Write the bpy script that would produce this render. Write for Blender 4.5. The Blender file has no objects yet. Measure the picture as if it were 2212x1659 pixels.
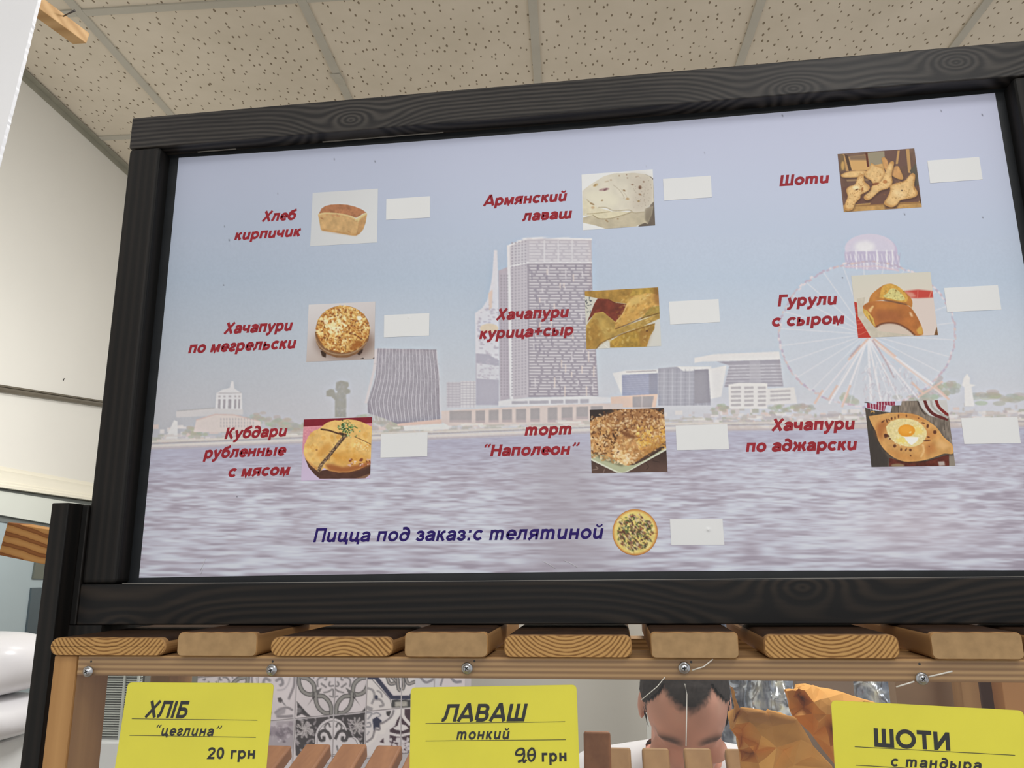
import bpy, bmesh, math, random
import numpy as np
from mathutils import Vector, Matrix

random.seed(7)
RNG = np.random.default_rng(11)
scene = bpy.context.scene
COL = scene.collection

# ------------------------------------------------------------------ camera
ZC = 1.65                       # eye height of the photographer above the floor (m)
F_PX = 1678.74
YAW, PITCH, ROLL = -0.1264, 0.22691, -0.01063
CX, CY = 1106.0, 829.5
def _axes():
    cy, sy = math.cos(YAW), math.sin(YAW)
    cp, sp = math.cos(PITCH), math.sin(PITCH)
    cr, sr = math.cos(ROLL), math.sin(ROLL)
    r = np.array([cy, -sy, 0.]); f0 = np.array([sy, cy, 0.]); z = np.array([0, 0, 1.])
    f = cp * f0 + sp * z; u = -sp * f0 + cp * z
    return cr * r + sr * u, -sr * r + cr * u, f
AR, AU, AF = _axes()
EYE = np.array([0, 0, ZC])
cam_data = bpy.data.cameras.new('camera')
cam_data.sensor_fit = 'HORIZONTAL'; cam_data.sensor_width = 36.0
cam_data.lens = F_PX / 2212.0 * 36.0
cam_data.clip_start = 0.02
cam = bpy.data.objects.new('camera', cam_data); COL.objects.link(cam)
M = Matrix.Identity(4)
for i in range(3):
    M[i][0], M[i][1], M[i][2], M[i][3] = AR[i], AU[i], -AF[i], EYE[i]
cam.matrix_world = M
scene.camera = cam

# ------------------------------------------------------------------ world, exposure
world = bpy.data.worlds.new('shop_ambient'); scene.world = world
world.use_nodes = True
bgn = world.node_tree.nodes['Background']
bgn.inputs[0].default_value = (0.985, 0.99, 1.0, 1); bgn.inputs[1].default_value = 0.69
scene.view_settings.view_transform = 'Standard'
scene.view_settings.look = 'None'
scene.view_settings.gamma = 1.0
scene.view_settings.use_curve_mapping = False
scene.view_settings.exposure = 0.0
scene.cycles.max_bounces = 6; scene.cycles.diffuse_bounces = 3; scene.cycles.glossy_bounces = 3; scene.cycles.adaptive_threshold = 0.018

# measured points: a pixel of the photograph on a plane of the place
def ray(px, py):
    return AF + (px - CX) / F_PX * AR - (py - CY) / F_PX * AU
def onY(px, py, y):
    d = ray(px, py); return EYE + d * (y / d[1])
def onZ(px, py, z):
    d = ray(px, py); return EYE + d * ((z - ZC) / d[2])
def onPlane(px, py, p0, n):
    d = ray(px, py); return EYE + d * (np.dot(np.asarray(p0) - EYE, n) / np.dot(d, n))
def project(P):
    q = np.asarray(P) - EYE
    d = q @ AF
    return CX + F_PX * (q @ AR) / d, CY - F_PX * (q @ AU) / d

# ------------------------------------------------------------------ helpers
def s2l(c):
    c = np.asarray(c, float) / 255.0
    return np.where(c <= 0.04045, c / 12.92, ((c + 0.055) / 1.055) ** 2.4)
KPRINT = 1.18
def tag(o, label=None, cat=None, group=None, kind=None):
    if label: o['label'] = label
    if cat: o['category'] = cat
    if group: o['group'] = group
    if kind: o['kind'] = kind
    return o
def parent(o, par):
    o.parent = par
    o.location = o.location - Vector(par['_w']) if '_w' in par else o.location
    return o
WPOS = {}
def link(o, w, par=None):
    """w: world position of the object's origin"""
    COL.objects.link(o)
    WPOS[o.name] = Vector(w)
    if par is not None:
        o.parent = par
        o.location = Vector(w) - WPOS[par.name]
    else:
        o.location = Vector(w)
    return o
def thing(name, w, label, cat, group=None, kind=None):
    o = bpy.data.objects.new(name, None); o.empty_display_size = 0.05
    link(o, w)
    return tag(o, label, cat, group, kind)
def mk(name, verts, faces, mat, par=None, smooth=False, mats=None, fmat=None, origin=None):
    V = np.asarray(verts, float)
    c = np.asarray(origin, float) if origin is not None else np.array([(V[:, 0].min() + V[:, 0].max()) / 2, (V[:, 1].min() + V[:, 1].max()) / 2, V[:, 2].min()])
    me = bpy.data.meshes.new(name)
    me.from_pydata([tuple(p) for p in (V - c)], [], faces)
    if mats:
        for m in mats: me.materials.append(m)
        if fmat is not None: me.polygons.foreach_set('material_index', fmat)
    elif mat: me.materials.append(mat)
    if smooth: me.polygons.foreach_set('use_smooth', [True] * len(me.polygons))
    me.update()
    o = bpy.data.objects.new(name, me)
    return link(o, c, par)
def fixnormals(o):
    bm = bmesh.new(); bm.from_mesh(o.data)
    bmesh.ops.recalc_face_normals(bm, faces=bm.faces); bm.to_mesh(o.data); bm.free(); return o
BOXF = [(0, 3, 2, 1), (4, 5, 6, 7), (0, 1, 5, 4), (1, 2, 6, 5), (2, 3, 7, 6), (3, 0, 4, 7)]
def box(name, lo, hi, mat, par=None, bevel=0.0, seg=2):
    (x0, y0, z0), (x1, y1, z1) = lo, hi
    V = [(x0, y0, z0), (x1, y0, z0), (x1, y1, z0), (x0, y1, z0), (x0, y0, z1), (x1, y0, z1), (x1, y1, z1), (x0, y1, z1)]
    o = mk(name, V, BOXF, mat, par)
    if bevel: bev(o, bevel, seg)
    return o
def hexa(name, V8, mat, par=None, bevel=0.0, seg=2):
    """8 corners: bottom loop 4, top loop 4 (same order as box)"""
    o = fixnormals(mk(name, V8, BOXF, mat, par))
    if bevel: bev(o, bevel, seg)
    return o
def bev(o, w, seg=2):
    bm = bmesh.new(); bm.from_mesh(o.data)
    bmesh.ops.bevel(bm, geom=list(bm.edges), offset=w, segments=seg, affect='EDGES', profile=0.5)
    bm.to_mesh(o.data); bm.free()
    return o
def tube(name, pts, r, mat, par=None, n=8, smooth=True):
    P = [np.asarray(p, float) for p in pts]; V = []; Fc = []
    rr = r if hasattr(r, '__len__') else [r] * len(P)
    for i, p in enumerate(P):
        t = P[min(i + 1, len(P) - 1)] - P[max(i - 1, 0)]; t = t / np.linalg.norm(t)
        a = np.cross(t, [0, 0, 1.]);
        if np.linalg.norm(a) < 1e-3: a = np.cross(t, [1., 0, 0])
        a /= np.linalg.norm(a); b = np.cross(t, a)
        for k in range(n):
            w = 2 * math.pi * k / n
            V.append(p + rr[i] * (math.cos(w) * a + math.sin(w) * b))
    for i in range(len(P) - 1):
        for k in range(n):
            Fc.append((i * n + k, i * n + (k + 1) % n, (i + 1) * n + (k + 1) % n, (i + 1) * n + k))
    Fc.append(tuple(range(n))[::-1]); Fc.append(tuple(range((len(P) - 1) * n, len(P) * n)))
    return fixnormals(mk(name, V, Fc, mat, par, smooth=smooth))

# ------------------------------------------------------------------ materials
class NT:
    def __init__(s, name, rough=0.6, spec=0.3):
        s.m = bpy.data.materials.new(name); s.m.use_nodes = True
        s.t = s.m.node_tree; s.N = s.t.nodes; s.b = s.N['Principled BSDF']
        s.b.inputs['Roughness'].default_value = rough
        s.b.inputs['Specular IOR Level'].default_value = spec
    def n(s, typ, **kw):
        nd = s.N.new(typ)
        for k, v in kw.items(): setattr(nd, k, v)
        return nd
    def l(s, a, b): s.t.links.new(a, b)
    def math(s, op, a, b=None, c=None):
        nd = s.n('ShaderNodeMath', operation=op)
        for i, v in enumerate((a, b, c)):
            if v is None: continue
            if isinstance(v, (int, float)): nd.inputs[i].default_value = v
            else: s.l(v, nd.inputs[i])
        return nd.outputs[0]
    def ramp(s, fac, stops):
        nd = s.n('ShaderNodeValToRGB'); e = nd.color_ramp.elements
        while len(e) < len(stops): e.new(0.5)
        for el, (p, c) in zip(e, stops):
            el.position = p; el.color = (*c, 1)
        s.l(fac, nd.inputs[0]); return nd.outputs[0]
    def noise(s, vec, scale, detail=3, rough=0.5):
        nd = s.n('ShaderNodeTexNoise'); nd.inputs['Scale'].default_value = scale
        nd.inputs['Detail'].default_value = detail; nd.inputs['Roughness'].default_value = rough
        if vec is not None: s.l(vec, nd.inputs['Vector'])
        return nd.outputs['Fac']
    def obj(s, scale=(1, 1, 1), rnd=True):
        tc = s.n('ShaderNodeTexCoord'); mp = s.n('ShaderNodeMapping')
        mp.inputs['Scale'].default_value = scale
        s.l(tc.outputs['Object'], mp.inputs['Vector'])
        if rnd:
            oi = s.n('ShaderNodeObjectInfo'); cb = s.n('ShaderNodeCombineXYZ')
            k = s.math('MULTIPLY', oi.outputs['Random'], 37.0)
            for i in range(3): s.l(k, cb.inputs[i])
            s.l(cb.outputs[0], mp.inputs['Location'])
        return mp.outputs[0]
    def bump(s, h, strength=0.2, dist=0.001):
        nd = s.n('ShaderNodeBump'); nd.inputs['Strength'].default_value = strength
        nd.inputs['Distance'].default_value = dist
        s.l(h, nd.inputs['Height']); s.l(nd.outputs[0], s.b.inputs['Normal'])
    def base(s, c): s.l(c, s.b.inputs['Base Color'])
def plain(name, rgb, rough=0.6, spec=0.3, var=0.06, scale=25, metallic=0.0):
    """a paint or plastic with faint procedural variation; rgb = sRGB 0..255 albedo"""
    t = NT(name, rough, spec); c = s2l(rgb)
    f = t.noise(t.obj(), scale, 4)
    t.base(t.ramp(f, [(0.3, tuple(c * (1 - var))), (0.7, tuple(np.minimum(c * (1 + var), 1)))]))
    t.b.inputs['Metallic'].default_value = metallic
    return t.m
def printed(name, rough=0.45, spec=0.25):
    t = NT(name, rough, spec)
    a = t.n('ShaderNodeAttribute', attribute_name='Col')
    t.base(a.outputs['Color']); return t.m
def wood(name, dark, light, axis=0, across=2, freq=260, stretch=0.06, warp=9.0, rough=0.55, contrast=(0.25, 0.8), knots=(), fine=0.25, bump=0.25, spec=0.3):
    """flowing grain lines along `axis`, stacked along `across`; knots = (along, across, size)"""
    t = NT(name, rough, spec)
    sc = [1.0, 1.0, 1.0]; sc[axis] = stretch
    vec = t.obj(tuple(sc), rnd=True)
    nz = t.noise(vec, 14, 3, 0.5)
    tc = t.n('ShaderNodeTexCoord'); sp = t.n('ShaderNodeSeparateXYZ'); t.l(tc.outputs['Object'], sp.inputs[0])
    ac = sp.outputs[across]; al = sp.outputs[axis]
    d3 = sp.outputs[3 - axis - across]
    lin = t.math('ADD', t.math('MULTIPLY', ac, freq), t.math('MULTIPLY', d3, freq * 0.5))
    for (ka, kc, ks) in knots:
        dx = t.math('MULTIPLY', t.math('SUBTRACT', al, ka), 0.55)
        dz = t.math('SUBTRACT', ac, kc)
        d = t.math('SQRT', t.math('ADD', t.math('MULTIPLY', dx, dx), t.math('MULTIPLY', dz, dz)))
        w = t.math('POWER', 2.718, t.math('MULTIPLY', t.math('MULTIPLY', d, d), -1.0 / (ks * ks)))
        ring = t.math('MULTIPLY', d, freq * 1.4)
        lin = t.math('ADD', t.math('MULTIPLY', lin, t.math('SUBTRACT', 1.0, w)), t.math('MULTIPLY', ring, w))
    ph = t.math('ADD', lin, t.math('MULTIPLY', nz, warp))
    sn = t.math('MULTIPLY_ADD', t.math('SINE', ph), 0.5, 0.5)
    am = t.noise(vec, 32, 3, 0.6)
    sn = t.math('MULTIPLY', sn, t.math('MULTIPLY_ADD', am, 1.5, 0.1))
    f2 = t.noise(t.obj(tuple(np.array(sc) * 1.0), rnd=True), 220, 3, 0.6)
    fac = t.math('ADD', t.math('MULTIPLY', sn, 1 - fine), t.math('MULTIPLY', f2, fine))
    t.base(t.ramp(fac, [(contrast[0], tuple(s2l(dark))), (contrast[1], tuple(s2l(light)))]))
    t.bump(fac, bump, 0.0006)
    return t.m
def endgrain(name, dark, light, cx=0.0, cz=0.03, freq=1500, rough=0.7):
    """ring grain on a sawn end (rings lie in the local x-z plane)"""
    t = NT(name, rough, 0.2)
    nz = t.noise(t.obj((1, 0.1, 1)), 30, 3)
    tc = t.n('ShaderNodeTexCoord'); sp = t.n('ShaderNodeSeparateXYZ'); t.l(tc.outputs['Object'], sp.inputs[0])
    dx = t.math('SUBTRACT', sp.outputs[0], cx); dz = t.math('SUBTRACT', sp.outputs[2], cz)
    d = t.math('SQRT', t.math('ADD', t.math('MULTIPLY', dx, dx), t.math('MULTIPLY', dz, dz)))
    ph = t.math('ADD', t.math('MULTIPLY', d, freq), t.math('MULTIPLY', nz, 14))
    sn = t.math('MULTIPLY_ADD', t.math('SINE', ph), 0.5, 0.5)
    g = t.noise(t.obj((1, 1, 1)), 160, 3)
    fac = t.math('ADD', t.math('MULTIPLY', sn, 0.6), t.math('MULTIPLY', g, 0.4))
    t.base(t.ramp(fac, [(0.2, tuple(s2l(dark))), (0.62, tuple(s2l(light)))]))
    t.bump(fac, 0.3, 0.0005)
    return t.m

M_DARK = wood('dark_stained_pine', (30, 27, 26), (70, 62, 55), axis=0, across=2, freq=520, stretch=0.10, warp=26, contrast=(0.30, 0.95), rough=0.5, spec=0.25)
M_DARKTOP = wood('dark_stained_pine_knotted', (30, 28, 28), (78, 73, 68), axis=0, across=2, freq=1350, stretch=0.15, warp=30, contrast=(0.25, 1.1), fine=0.45, rough=0.45, spec=0.3,
                 knots=((-0.222, 0.0125, 0.026), (0.235, 0.006, 0.035), (0.39, 0.02, 0.03)))
M_DARKBOT = wood('dark_stained_pine_wavy', (23, 22, 22), (54, 46, 39), axis=0, across=2, freq=820, stretch=0.06, warp=40, contrast=(0.30, 1.05), fine=0.45, rough=0.5, spec=0.25,
                 knots=((-0.43, -0.002, 0.03), (0.2, 0.03, 0.05)))
M_DARKV = wood('dark_stained_pine_upright', (22, 21, 20), (36, 32, 29), axis=2, across=0, freq=700, stretch=0.05, warp=12, contrast=(0.3, 1.0), rough=0.55, spec=0.25)
M_BLACK = plain('black_backing_paint', (27, 30, 33), 0.45, 0.4, 0.25, 40)
M_PINE = wood('pale_pine', (134, 96, 58), (184, 145, 97), axis=0, across=2, freq=1500, stretch=0.03, warp=9, contrast=(0.05, 0.75), rough=0.6)
M_PINEV = wood('pale_pine_upright', (160, 117, 70), (190, 146, 94), axis=2, across=0, freq=300, stretch=0.05, warp=10, contrast=(0.0, 0.9), rough=0.55, fine=0.5)
M_PINEY = wood('pale_pine_deep', (128, 92, 55), (176, 134, 84), axis=1, across=0, freq=420, stretch=0.04, warp=8, contrast=(0.0, 0.85), rough=0.6)
M_PINEX = plain('varnished_pine_board', (187, 132, 76), 0.5, 0.35, 0.1, 8)
M_WALNUT = plain('dark_brown_wood', (92, 62, 48), 0.5, 0.3, 0.15, 20)
M_ENDA = endgrain('ring_end_grain', (128, 90, 50), (190, 148, 92), 0.0, 0.045, 2100)
M_ENDB = endgrain('ring_end_grain_low', (128, 90, 50), (190, 148, 92), 0.01, -0.03, 1900)
M_PTOP = plain('dark_brown_plank_top', (58, 40, 27), 0.7, 0.15, 0.3, 60)  # dark brown for the plank tops behind their front edge
M_ENDC = plain('sawn_end_wood', (166, 136, 98), 0.75, 0.15, 0.12, 120)
M_SLAT = wood('worn_slat_wood', (138, 88, 54), (184, 128, 84), axis=1, across=0, freq=240, stretch=0.05, warp=6, contrast=(0.0, 1.0), rough=0.55, fine=0.7)
M_SLATP = wood('pale_slat_wood', (160, 120, 76), (188, 148, 98), axis=1, across=0, freq=240, stretch=0.05, warp=6, contrast=(0.0, 1.0), rough=0.6, fine=0.7)
M_WALL = plain('white_wall_paint', (232, 230, 223), 0.6, 0.3, 0.02, 3)
M_WALLB = plain('beige_grey_wall', (208, 202, 191), 0.7, 0.2, 0.04, 3)
M_WHITE = plain('white_plastic', (235, 235, 232), 0.35, 0.4, 0.02, 5)
M_PRINT = printed('poster_print', 0.5, 0.2)
M_TAGY = plain('yellow_card', (243, 230, 56), 0.35, 0.4, 0.05, 14)
M_INK = plain('black_ink', (22, 20, 14), 0.5, 0.3, 0.05, 40)
M_RED = plain('red_print_ink', (158, 40, 50), 0.5, 0.2, 0.10, 60)
M_VIOLET = plain('violet_print_ink', (42, 20, 104), 0.5, 0.2, 0.10, 60)
M_PATCH = plain('blank_white_sticker', (235, 236, 236), 0.4, 0.3, 0.01, 20)
M_STEEL = plain('zinc_screw', (190, 192, 196), 0.3, 0.5, 0.08, 60, metallic=1.0)
M_KRAFT = plain('kraft_paper', (248, 182, 98), 0.7, 0.15, 0.08, 30)
M_SKIN = plain('skin', (196, 142, 116), 0.5, 0.35, 0.06, 20)
M_SHIRT = plain('white_shirt_cloth', (226, 222, 222), 0.8, 0.1, 0.03, 12)
M_TROUSER = plain('dark_trouser_cloth', (48, 50, 56), 0.85, 0.1, 0.1, 30)
M_HAIR = plain('short_dark_hair', (52, 44, 40), 0.7, 0.25, 0.35, 240)
def acrylic(name, tint=(0.97, 0.98, 0.98), boost=1.0):
    t = NT(name)
    tr = t.n('ShaderNodeBsdfTransparent'); tr.inputs[0].default_value = (*tint, 1)
    gl = t.n('ShaderNodeBsdfGlossy'); gl.inputs['Roughness'].default_value = 0.03
    fr = t.n('ShaderNodeFresnel'); fr.inputs['IOR'].default_value = 1.49
    nz = t.noise(t.obj((1, 1, 1)), 3, 3)
    smear = t.n('ShaderNodeBsdfDiffuse'); smear.inputs[0].default_value = (0.85, 0.85, 0.85, 1)
    ge = t.n('ShaderNodeNewGeometry'); front = t.math('SUBTRACT', 1.0, ge.outputs['Backfacing'])
    mx = t.n('ShaderNodeMixShader'); t.l(t.math('MULTIPLY', t.math('MULTIPLY', fr.outputs[0], boost), front), mx.inputs[0]); t.l(tr.outputs[0], mx.inputs[1]); t.l(gl.outputs[0], mx.inputs[2])
    mx2 = t.n('ShaderNodeMixShader'); t.l(t.math('MULTIPLY', t.math('MULTIPLY', nz, 0.03), front), mx2.inputs[0])
    t.l(mx.outputs[0], mx2.inputs[1]); t.l(smear.outputs[0], mx2.inputs[2])
    t.l(mx2.outputs[0], t.N['Material Output'].inputs['Surface'])
    return t.m
M_ACRYL = acrylic('clear_acrylic')
# ------------------------------------------------------------------ area lights at the shop ceiling and behind the board
ZCEIL = ZC + 1.43536
def panel_light(name, x, y, power, size=0.6, color=(1.0, 0.995, 0.985), z=None, rot=(0, 0, 0), sy=None):
    ld = bpy.data.lights.new(name, 'AREA'); ld.energy = power; ld.color = color
    ld.shape = 'RECTANGLE'; ld.size = size; ld.size_y = sy or size
    o = bpy.data.objects.new(name, ld); COL.objects.link(o)
    o.location = (x, y, (ZCEIL - 0.012) if z is None else z); o.rotation_euler = rot
    return o
panel_light('ceiling_area_light', 0.75, -0.55, 11.0, 0.58)
panel_light('ceiling_area_light', -0.75, -0.85, 4.0, 0.58)
panel_light('ceiling_area_light', 0.15, -2.1, 14.0, 0.58)
panel_light('ceiling_area_light', 0.75, -3.4, 38.0, 0.58)  # unseen, added far back so low light reaches into the cabinet
panel_light('ceiling_area_light', -0.75, -3.4, 40.0, 0.58)  # second unseen light added for the cabinet interior
# over the bakers' side, behind the board
panel_light('ceiling_area_light', 0.35, 1.45, 30.0, 0.58)
panel_light('ceiling_area_light', -0.35, 2.1, 2.5, 0.58)
panel_light('added_wall_light', -0.95, 1.75, 2.7, 0.22, z=ZC + 0.42, rot=(math.radians(90), 0, math.radians(82)), color=(1.0, 0.98, 0.93))  # unseen area light added behind the board to brighten the left wall

# ------------------------------------------------------------------ the setting
GYAW = 0.05613; GX0, GY0 = -1.25907, 1.70192
GC, GS = math.cos(GYAW), math.sin(GYAW)
def G(a, b, z=ZCEIL): return np.array([GC * a - GS * b, GS * a + GC * b, z])
def speckled():
    t = NT('mineral_ceiling_tile', 0.85, 0.1)
    vec = t.obj((1, 1, 1))
    vo = t.n('ShaderNodeTexVoronoi', voronoi_dimensions='2D'); vo.inputs['Scale'].default_value = 40; vo.inputs['Randomness'].default_value = 0.9
    mp = t.n('ShaderNodeMapping'); mp.inputs['Rotation'].default_value = (0, 0, 0.5); mp.inputs['Scale'].default_value = (1.0, 0.55, 1)
    t.l(vec, mp.inputs['Vector']); t.l(mp.outputs[0], vo.inputs['Vector'])
    nz = t.noise(vec, 19, 2)
    thr = t.math('MULTIPLY_ADD', nz, 0.14, 0.030)
    hole = t.math('LESS_THAN', vo.outputs['Distance'], thr)
    g = t.noise(vec, 9, 4)
    mix = t.n('ShaderNodeMix', data_type='RGBA')
    t.l(hole, mix.inputs['Factor'])
    t.l(t.ramp(g, [(0.3, tuple(s2l((224, 214, 196)))), (0.7, tuple(s2l((232, 222, 205))))]), mix.inputs['A'])
    mix.inputs['B'].default_value = (*s2l((146, 132, 112)), 1)
    t.base(mix.outputs['Result'])
    t.bump(t.math('MULTIPLY', hole, -1.0), 0.25, 0.001)
    return t.m
M_CTILE = speckled()
M_BAR = plain('ceiling_grid_bar', (196, 192, 180), 0.45, 0.3, 0.04, 10)
ceil = box('ceiling', (-2.2, -4.5, ZCEIL + 0.05), (2.6, 3.3, ZCEIL + 0.09), M_WALL)
tag(ceil, 'beige suspended ceiling of speckled mineral tiles above the menu board', kind='structure')
tile_me = None
for k in range(-1, 5):
    for j in range(-1, 2):
        c = G(GX0 + 0.6 * k + 0.3, GY0 + 0.6 * j + 0.3, ZCEIL + 0.004)
        if tile_me is None:
            h = 0.2885; V = []
            for (s, z) in ((h, 0.0), (h, 0.012)):
                V += [(-s, -s, z), (s, -s, z), (s, s, z), (-s, s, z)]
            tile_me = bpy.data.meshes.new('ceiling_tile'); tile_me.from_pydata(V, [], BOXF); tile_me.materials.append(M_CTILE)
        o = bpy.data.objects.new('ceiling_tile', tile_me); link(o, c, ceil); o.rotation_euler = (0, 0, GYAW)
def gbar(a0, b0, a1, b1, w=0.012):
    along_b = abs(b1 - b0) > abs(a1 - a0)
    z0, z1 = ZCEIL - 0.001, ZCEIL + 0.028
    if along_b: q = [(a0 - w, b0), (a0 + w, b0), (a0 + w, b1), (a0 - w, b1)]
    else: q = [(a0, b0 - w), (a1, b0 - w), (a1, b0 + w), (a0, b0 + w)]
    return hexa('grid_bar', [G(*p, z0) for p in q] + [G(*p, z1) for p in q], M_BAR, ceil)
for k in range(0, 6): gbar(GX0 + 0.6 * k, GY0 - 0.6, GX0 + 0.6 * k, GY0 + 1.2)
for j in range(0, 2):
    for k in range(-1, 5):
        gbar(GX0 + 0.6 * k + 0.0125, GY0 + 0.6 * j, GX0 + 0.6 * (k + 1) - 0.0125, GY0 + 0.6 * j)
# a peeled joint on one bar
pj = onZ(730, 172, ZCEIL - 0.0015)
mk('bar_joint_sleeve', [pj + np.array(d) for d in ((-.016, -.03, 0), (.016, -.03, -.001), (.018, .0, -.004), (-.013, .02, 0), (.014, .035, -.001))], [(0, 1, 2, 3), (3, 2, 4)], M_BAR, ceil)

# left wall
WA = onZ(49, 158, ZCEIL); WB = onZ(273, 364.6, ZCEIL)
WD = WB - WA; WD[2] = 0; WD /= np.linalg.norm(WD)
WN = np.array([WD[1], -WD[0], 0.])            # towards the room
def onW(px, py): return onPlane(px, py, WA, WN)
def wpt(s, z, d=0.0): return np.array([WA[0], WA[1], 0]) + WD * s + WN * d + np.array([0, 0, z])
wl = hexa('wall_left', [wpt(-2.2, 0, -0.08), wpt(1.6, 0, -0.08), wpt(1.6, 0, 0), wpt(-2.2, 0, 0),
                        wpt(-2.2, ZCEIL + .03, -0.08), wpt(1.6, ZCEIL + .03, -0.08), wpt(1.6, ZCEIL + .03, 0), wpt(-2.2, ZCEIL + .03, 0)], M_WALL)
tag(wl, 'off-white painted side wall rising to the ceiling left of the board', kind='structure')
def wallbar(name, profile, s0, s1, mat, dz=0.0, par=None):
    """profile: (depth, z) loop swept along the wall from s0 to s1; dz = rise along it"""
    n = len(profile)
    V = [wpt(s0, ZC + z, d) for d, z in profile] + [wpt(s1, ZC + z + dz, d) for d, z in profile]
    Fc = [(i, (i + 1) % n, n + (i + 1) % n, n + i) for i in range(n)] + [tuple(range(n))[::-1], tuple(range(n, 2 * n))]
    return fixnormals(mk(name, V, Fc, mat, par))
ang = wallbar('trim_1', [(0, 1.413), (0.002, 1.413), (0.002, 1.4315), (0.022, 1.4315), (0.022, 1.434), (0, 1.434)], -1.6, 1.4, plain('grey_wall_angle', (158, 156, 142), 0.5, 0.3))
tag(ang, 'grey metal wall angle where the tiled ceiling meets the wall', kind='structure')
M_CORN = plain('cream_cornice_paint', (240, 235, 218), 0.35, 0.4, 0.02, 6)
cor = wallbar('trim_2', [(0, .284), (.004, .284), (.006, .281), (.010, .280), (.012, .272), (.020, .268), (.030, .260), (.038, .248), (.042, .240), (.042, .236), (.050, .234), (.053, .230), (.053, .227), (.060, .225), (.060, .218), (0, .218)],
              -1.0, 1.4, M_CORN, -0.008)
tag(cor, 'cream moulded cornice running below the bright wall', kind='structure')
p0 = onW(0, 840); p1 = onW(215, 872)
L0 = np.linalg.norm((p1 - p0)[:2]); s0 = np.dot(p0 - WA, WD); slope = (p1[2] - p0[2]) / L0
cz = p0[2] - ZC
rail = wallbar('trim_3', [(0, cz + .0115), (.006, cz + .0115), (.008, cz + .006), (.004, cz + .0045), (.012, cz + .003), (.016, cz - .003), (.012, cz - .0105), (0, cz - .0115)],
               s0 - 0.5, s0 + L0 + 0.4, plain('dark_metal_strip', (104, 97, 84), 0.35, 0.5, 0.1), 0)
for v in rail.data.vertices:      # the strip climbs a little along the wall
    w = rail.matrix_basis @ v.co
    v.co.z += slope * (np.dot(np.array(w) - WA, WD) - s0)
tag(rail, 'thin dark metal strip running across the bright white wall', kind='structure')
mkp = onW(136, 820)
tube('wall_scuff', [mkp + WN * .002 + np.array([0, 0, -.004]), mkp + WN * .003 + np.array([0, 0, .002]), mkp + WN * .002 + WD * .006 + np.array([0, 0, .005])], .0011, M_INK, wl)

# back wall of the bakery and floor
def bw(a, z, d=0.0): return np.array([GC * a - GS * (2.78 - d), GS * a + GC * (2.78 - d), z])
wb = hexa('wall_back', [bw(-1.55, 0, -.08), bw(2.2, 0, -.08), bw(2.2, 0), bw(-1.55, 0), bw(-1.55, ZCEIL + .03, -.08), bw(2.2, ZCEIL + .03, -.08), bw(2.2, ZCEIL + .03), bw(-1.55, ZCEIL + .03)], M_WALLB)
tag(wb, 'plain beige-grey wall at the back of the bakery', kind='structure')
fl = box('floor', (-2.2, -4.5, -0.05), (2.6, 3.3, 0.0), plain('grey_floor_tile', (150, 142, 132), 0.4, 0.3, 0.08, 4))
tag(fl, 'grey shop floor below the display', kind='structure')
q0 = onY(1396, 1560, 2.45); q1 = onY(1419, 1560, 2.45)
jamb = box('trim_4', (q0[0], 2.43, 0.0), (q1[0], 2.47, ZC + 0.5), plain('white_jamb_paint', (226, 224, 216), 0.4, 0.4, 0.02, 5))
tag(jamb, 'white upright door jamb behind the baker', kind='structure')
# ------------------------------------------------------------------ painting of flat prints (colour per mesh point)
def vnoise(h, w, cell, seed=0):
    r = np.random.default_rng(seed)
    gh, gw = int(h / cell) + 3, int(w / cell) + 3
    g = r.random((gh, gw))
    y = np.arange(h) / cell; x = np.arange(w) / cell
    yi = y.astype(int); xi = x.astype(int); fy = y - yi; fx = x - xi
    fy = (fy * fy * (3 - 2 * fy))[:, None]; fx = (fx * fx * (3 - 2 * fx))[None]
    a = g[yi][:, xi]; b = g[yi][:, xi + 1]; c = g[yi + 1][:, xi]; d = g[yi + 1][:, xi + 1]
    return (a * (1 - fx) + b * fx) * (1 - fy) + (c * (1 - fx) + d * fx) * fy
def fbm(h, w, cell, seed=0, oct=3):
    o = np.zeros((h, w)); a = 1.0; t = 0
    for i in range(oct):
        o += a * vnoise(h, w, max(cell / 2 ** i, 1.01), seed + 31 * i); t += a; a *= 0.55
    return o / t
def blur(A, s):
    if s <= 0: return A
    r = max(1, int(3 * s)); k = np.exp(-0.5 * (np.arange(-r, r + 1) / s) ** 2); k /= k.sum()
    for ax in (0, 1):
        pad = [(0, 0)] * A.ndim; pad[ax] = (r, r)
        B = np.pad(A, pad, mode='edge'); o = np.zeros_like(A)
        for i, kk in enumerate(k):
            sl = [slice(None)] * A.ndim; sl[ax] = slice(i, i + A.shape[ax]); o += kk * B[tuple(sl)]
        A = o
    return A
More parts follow.
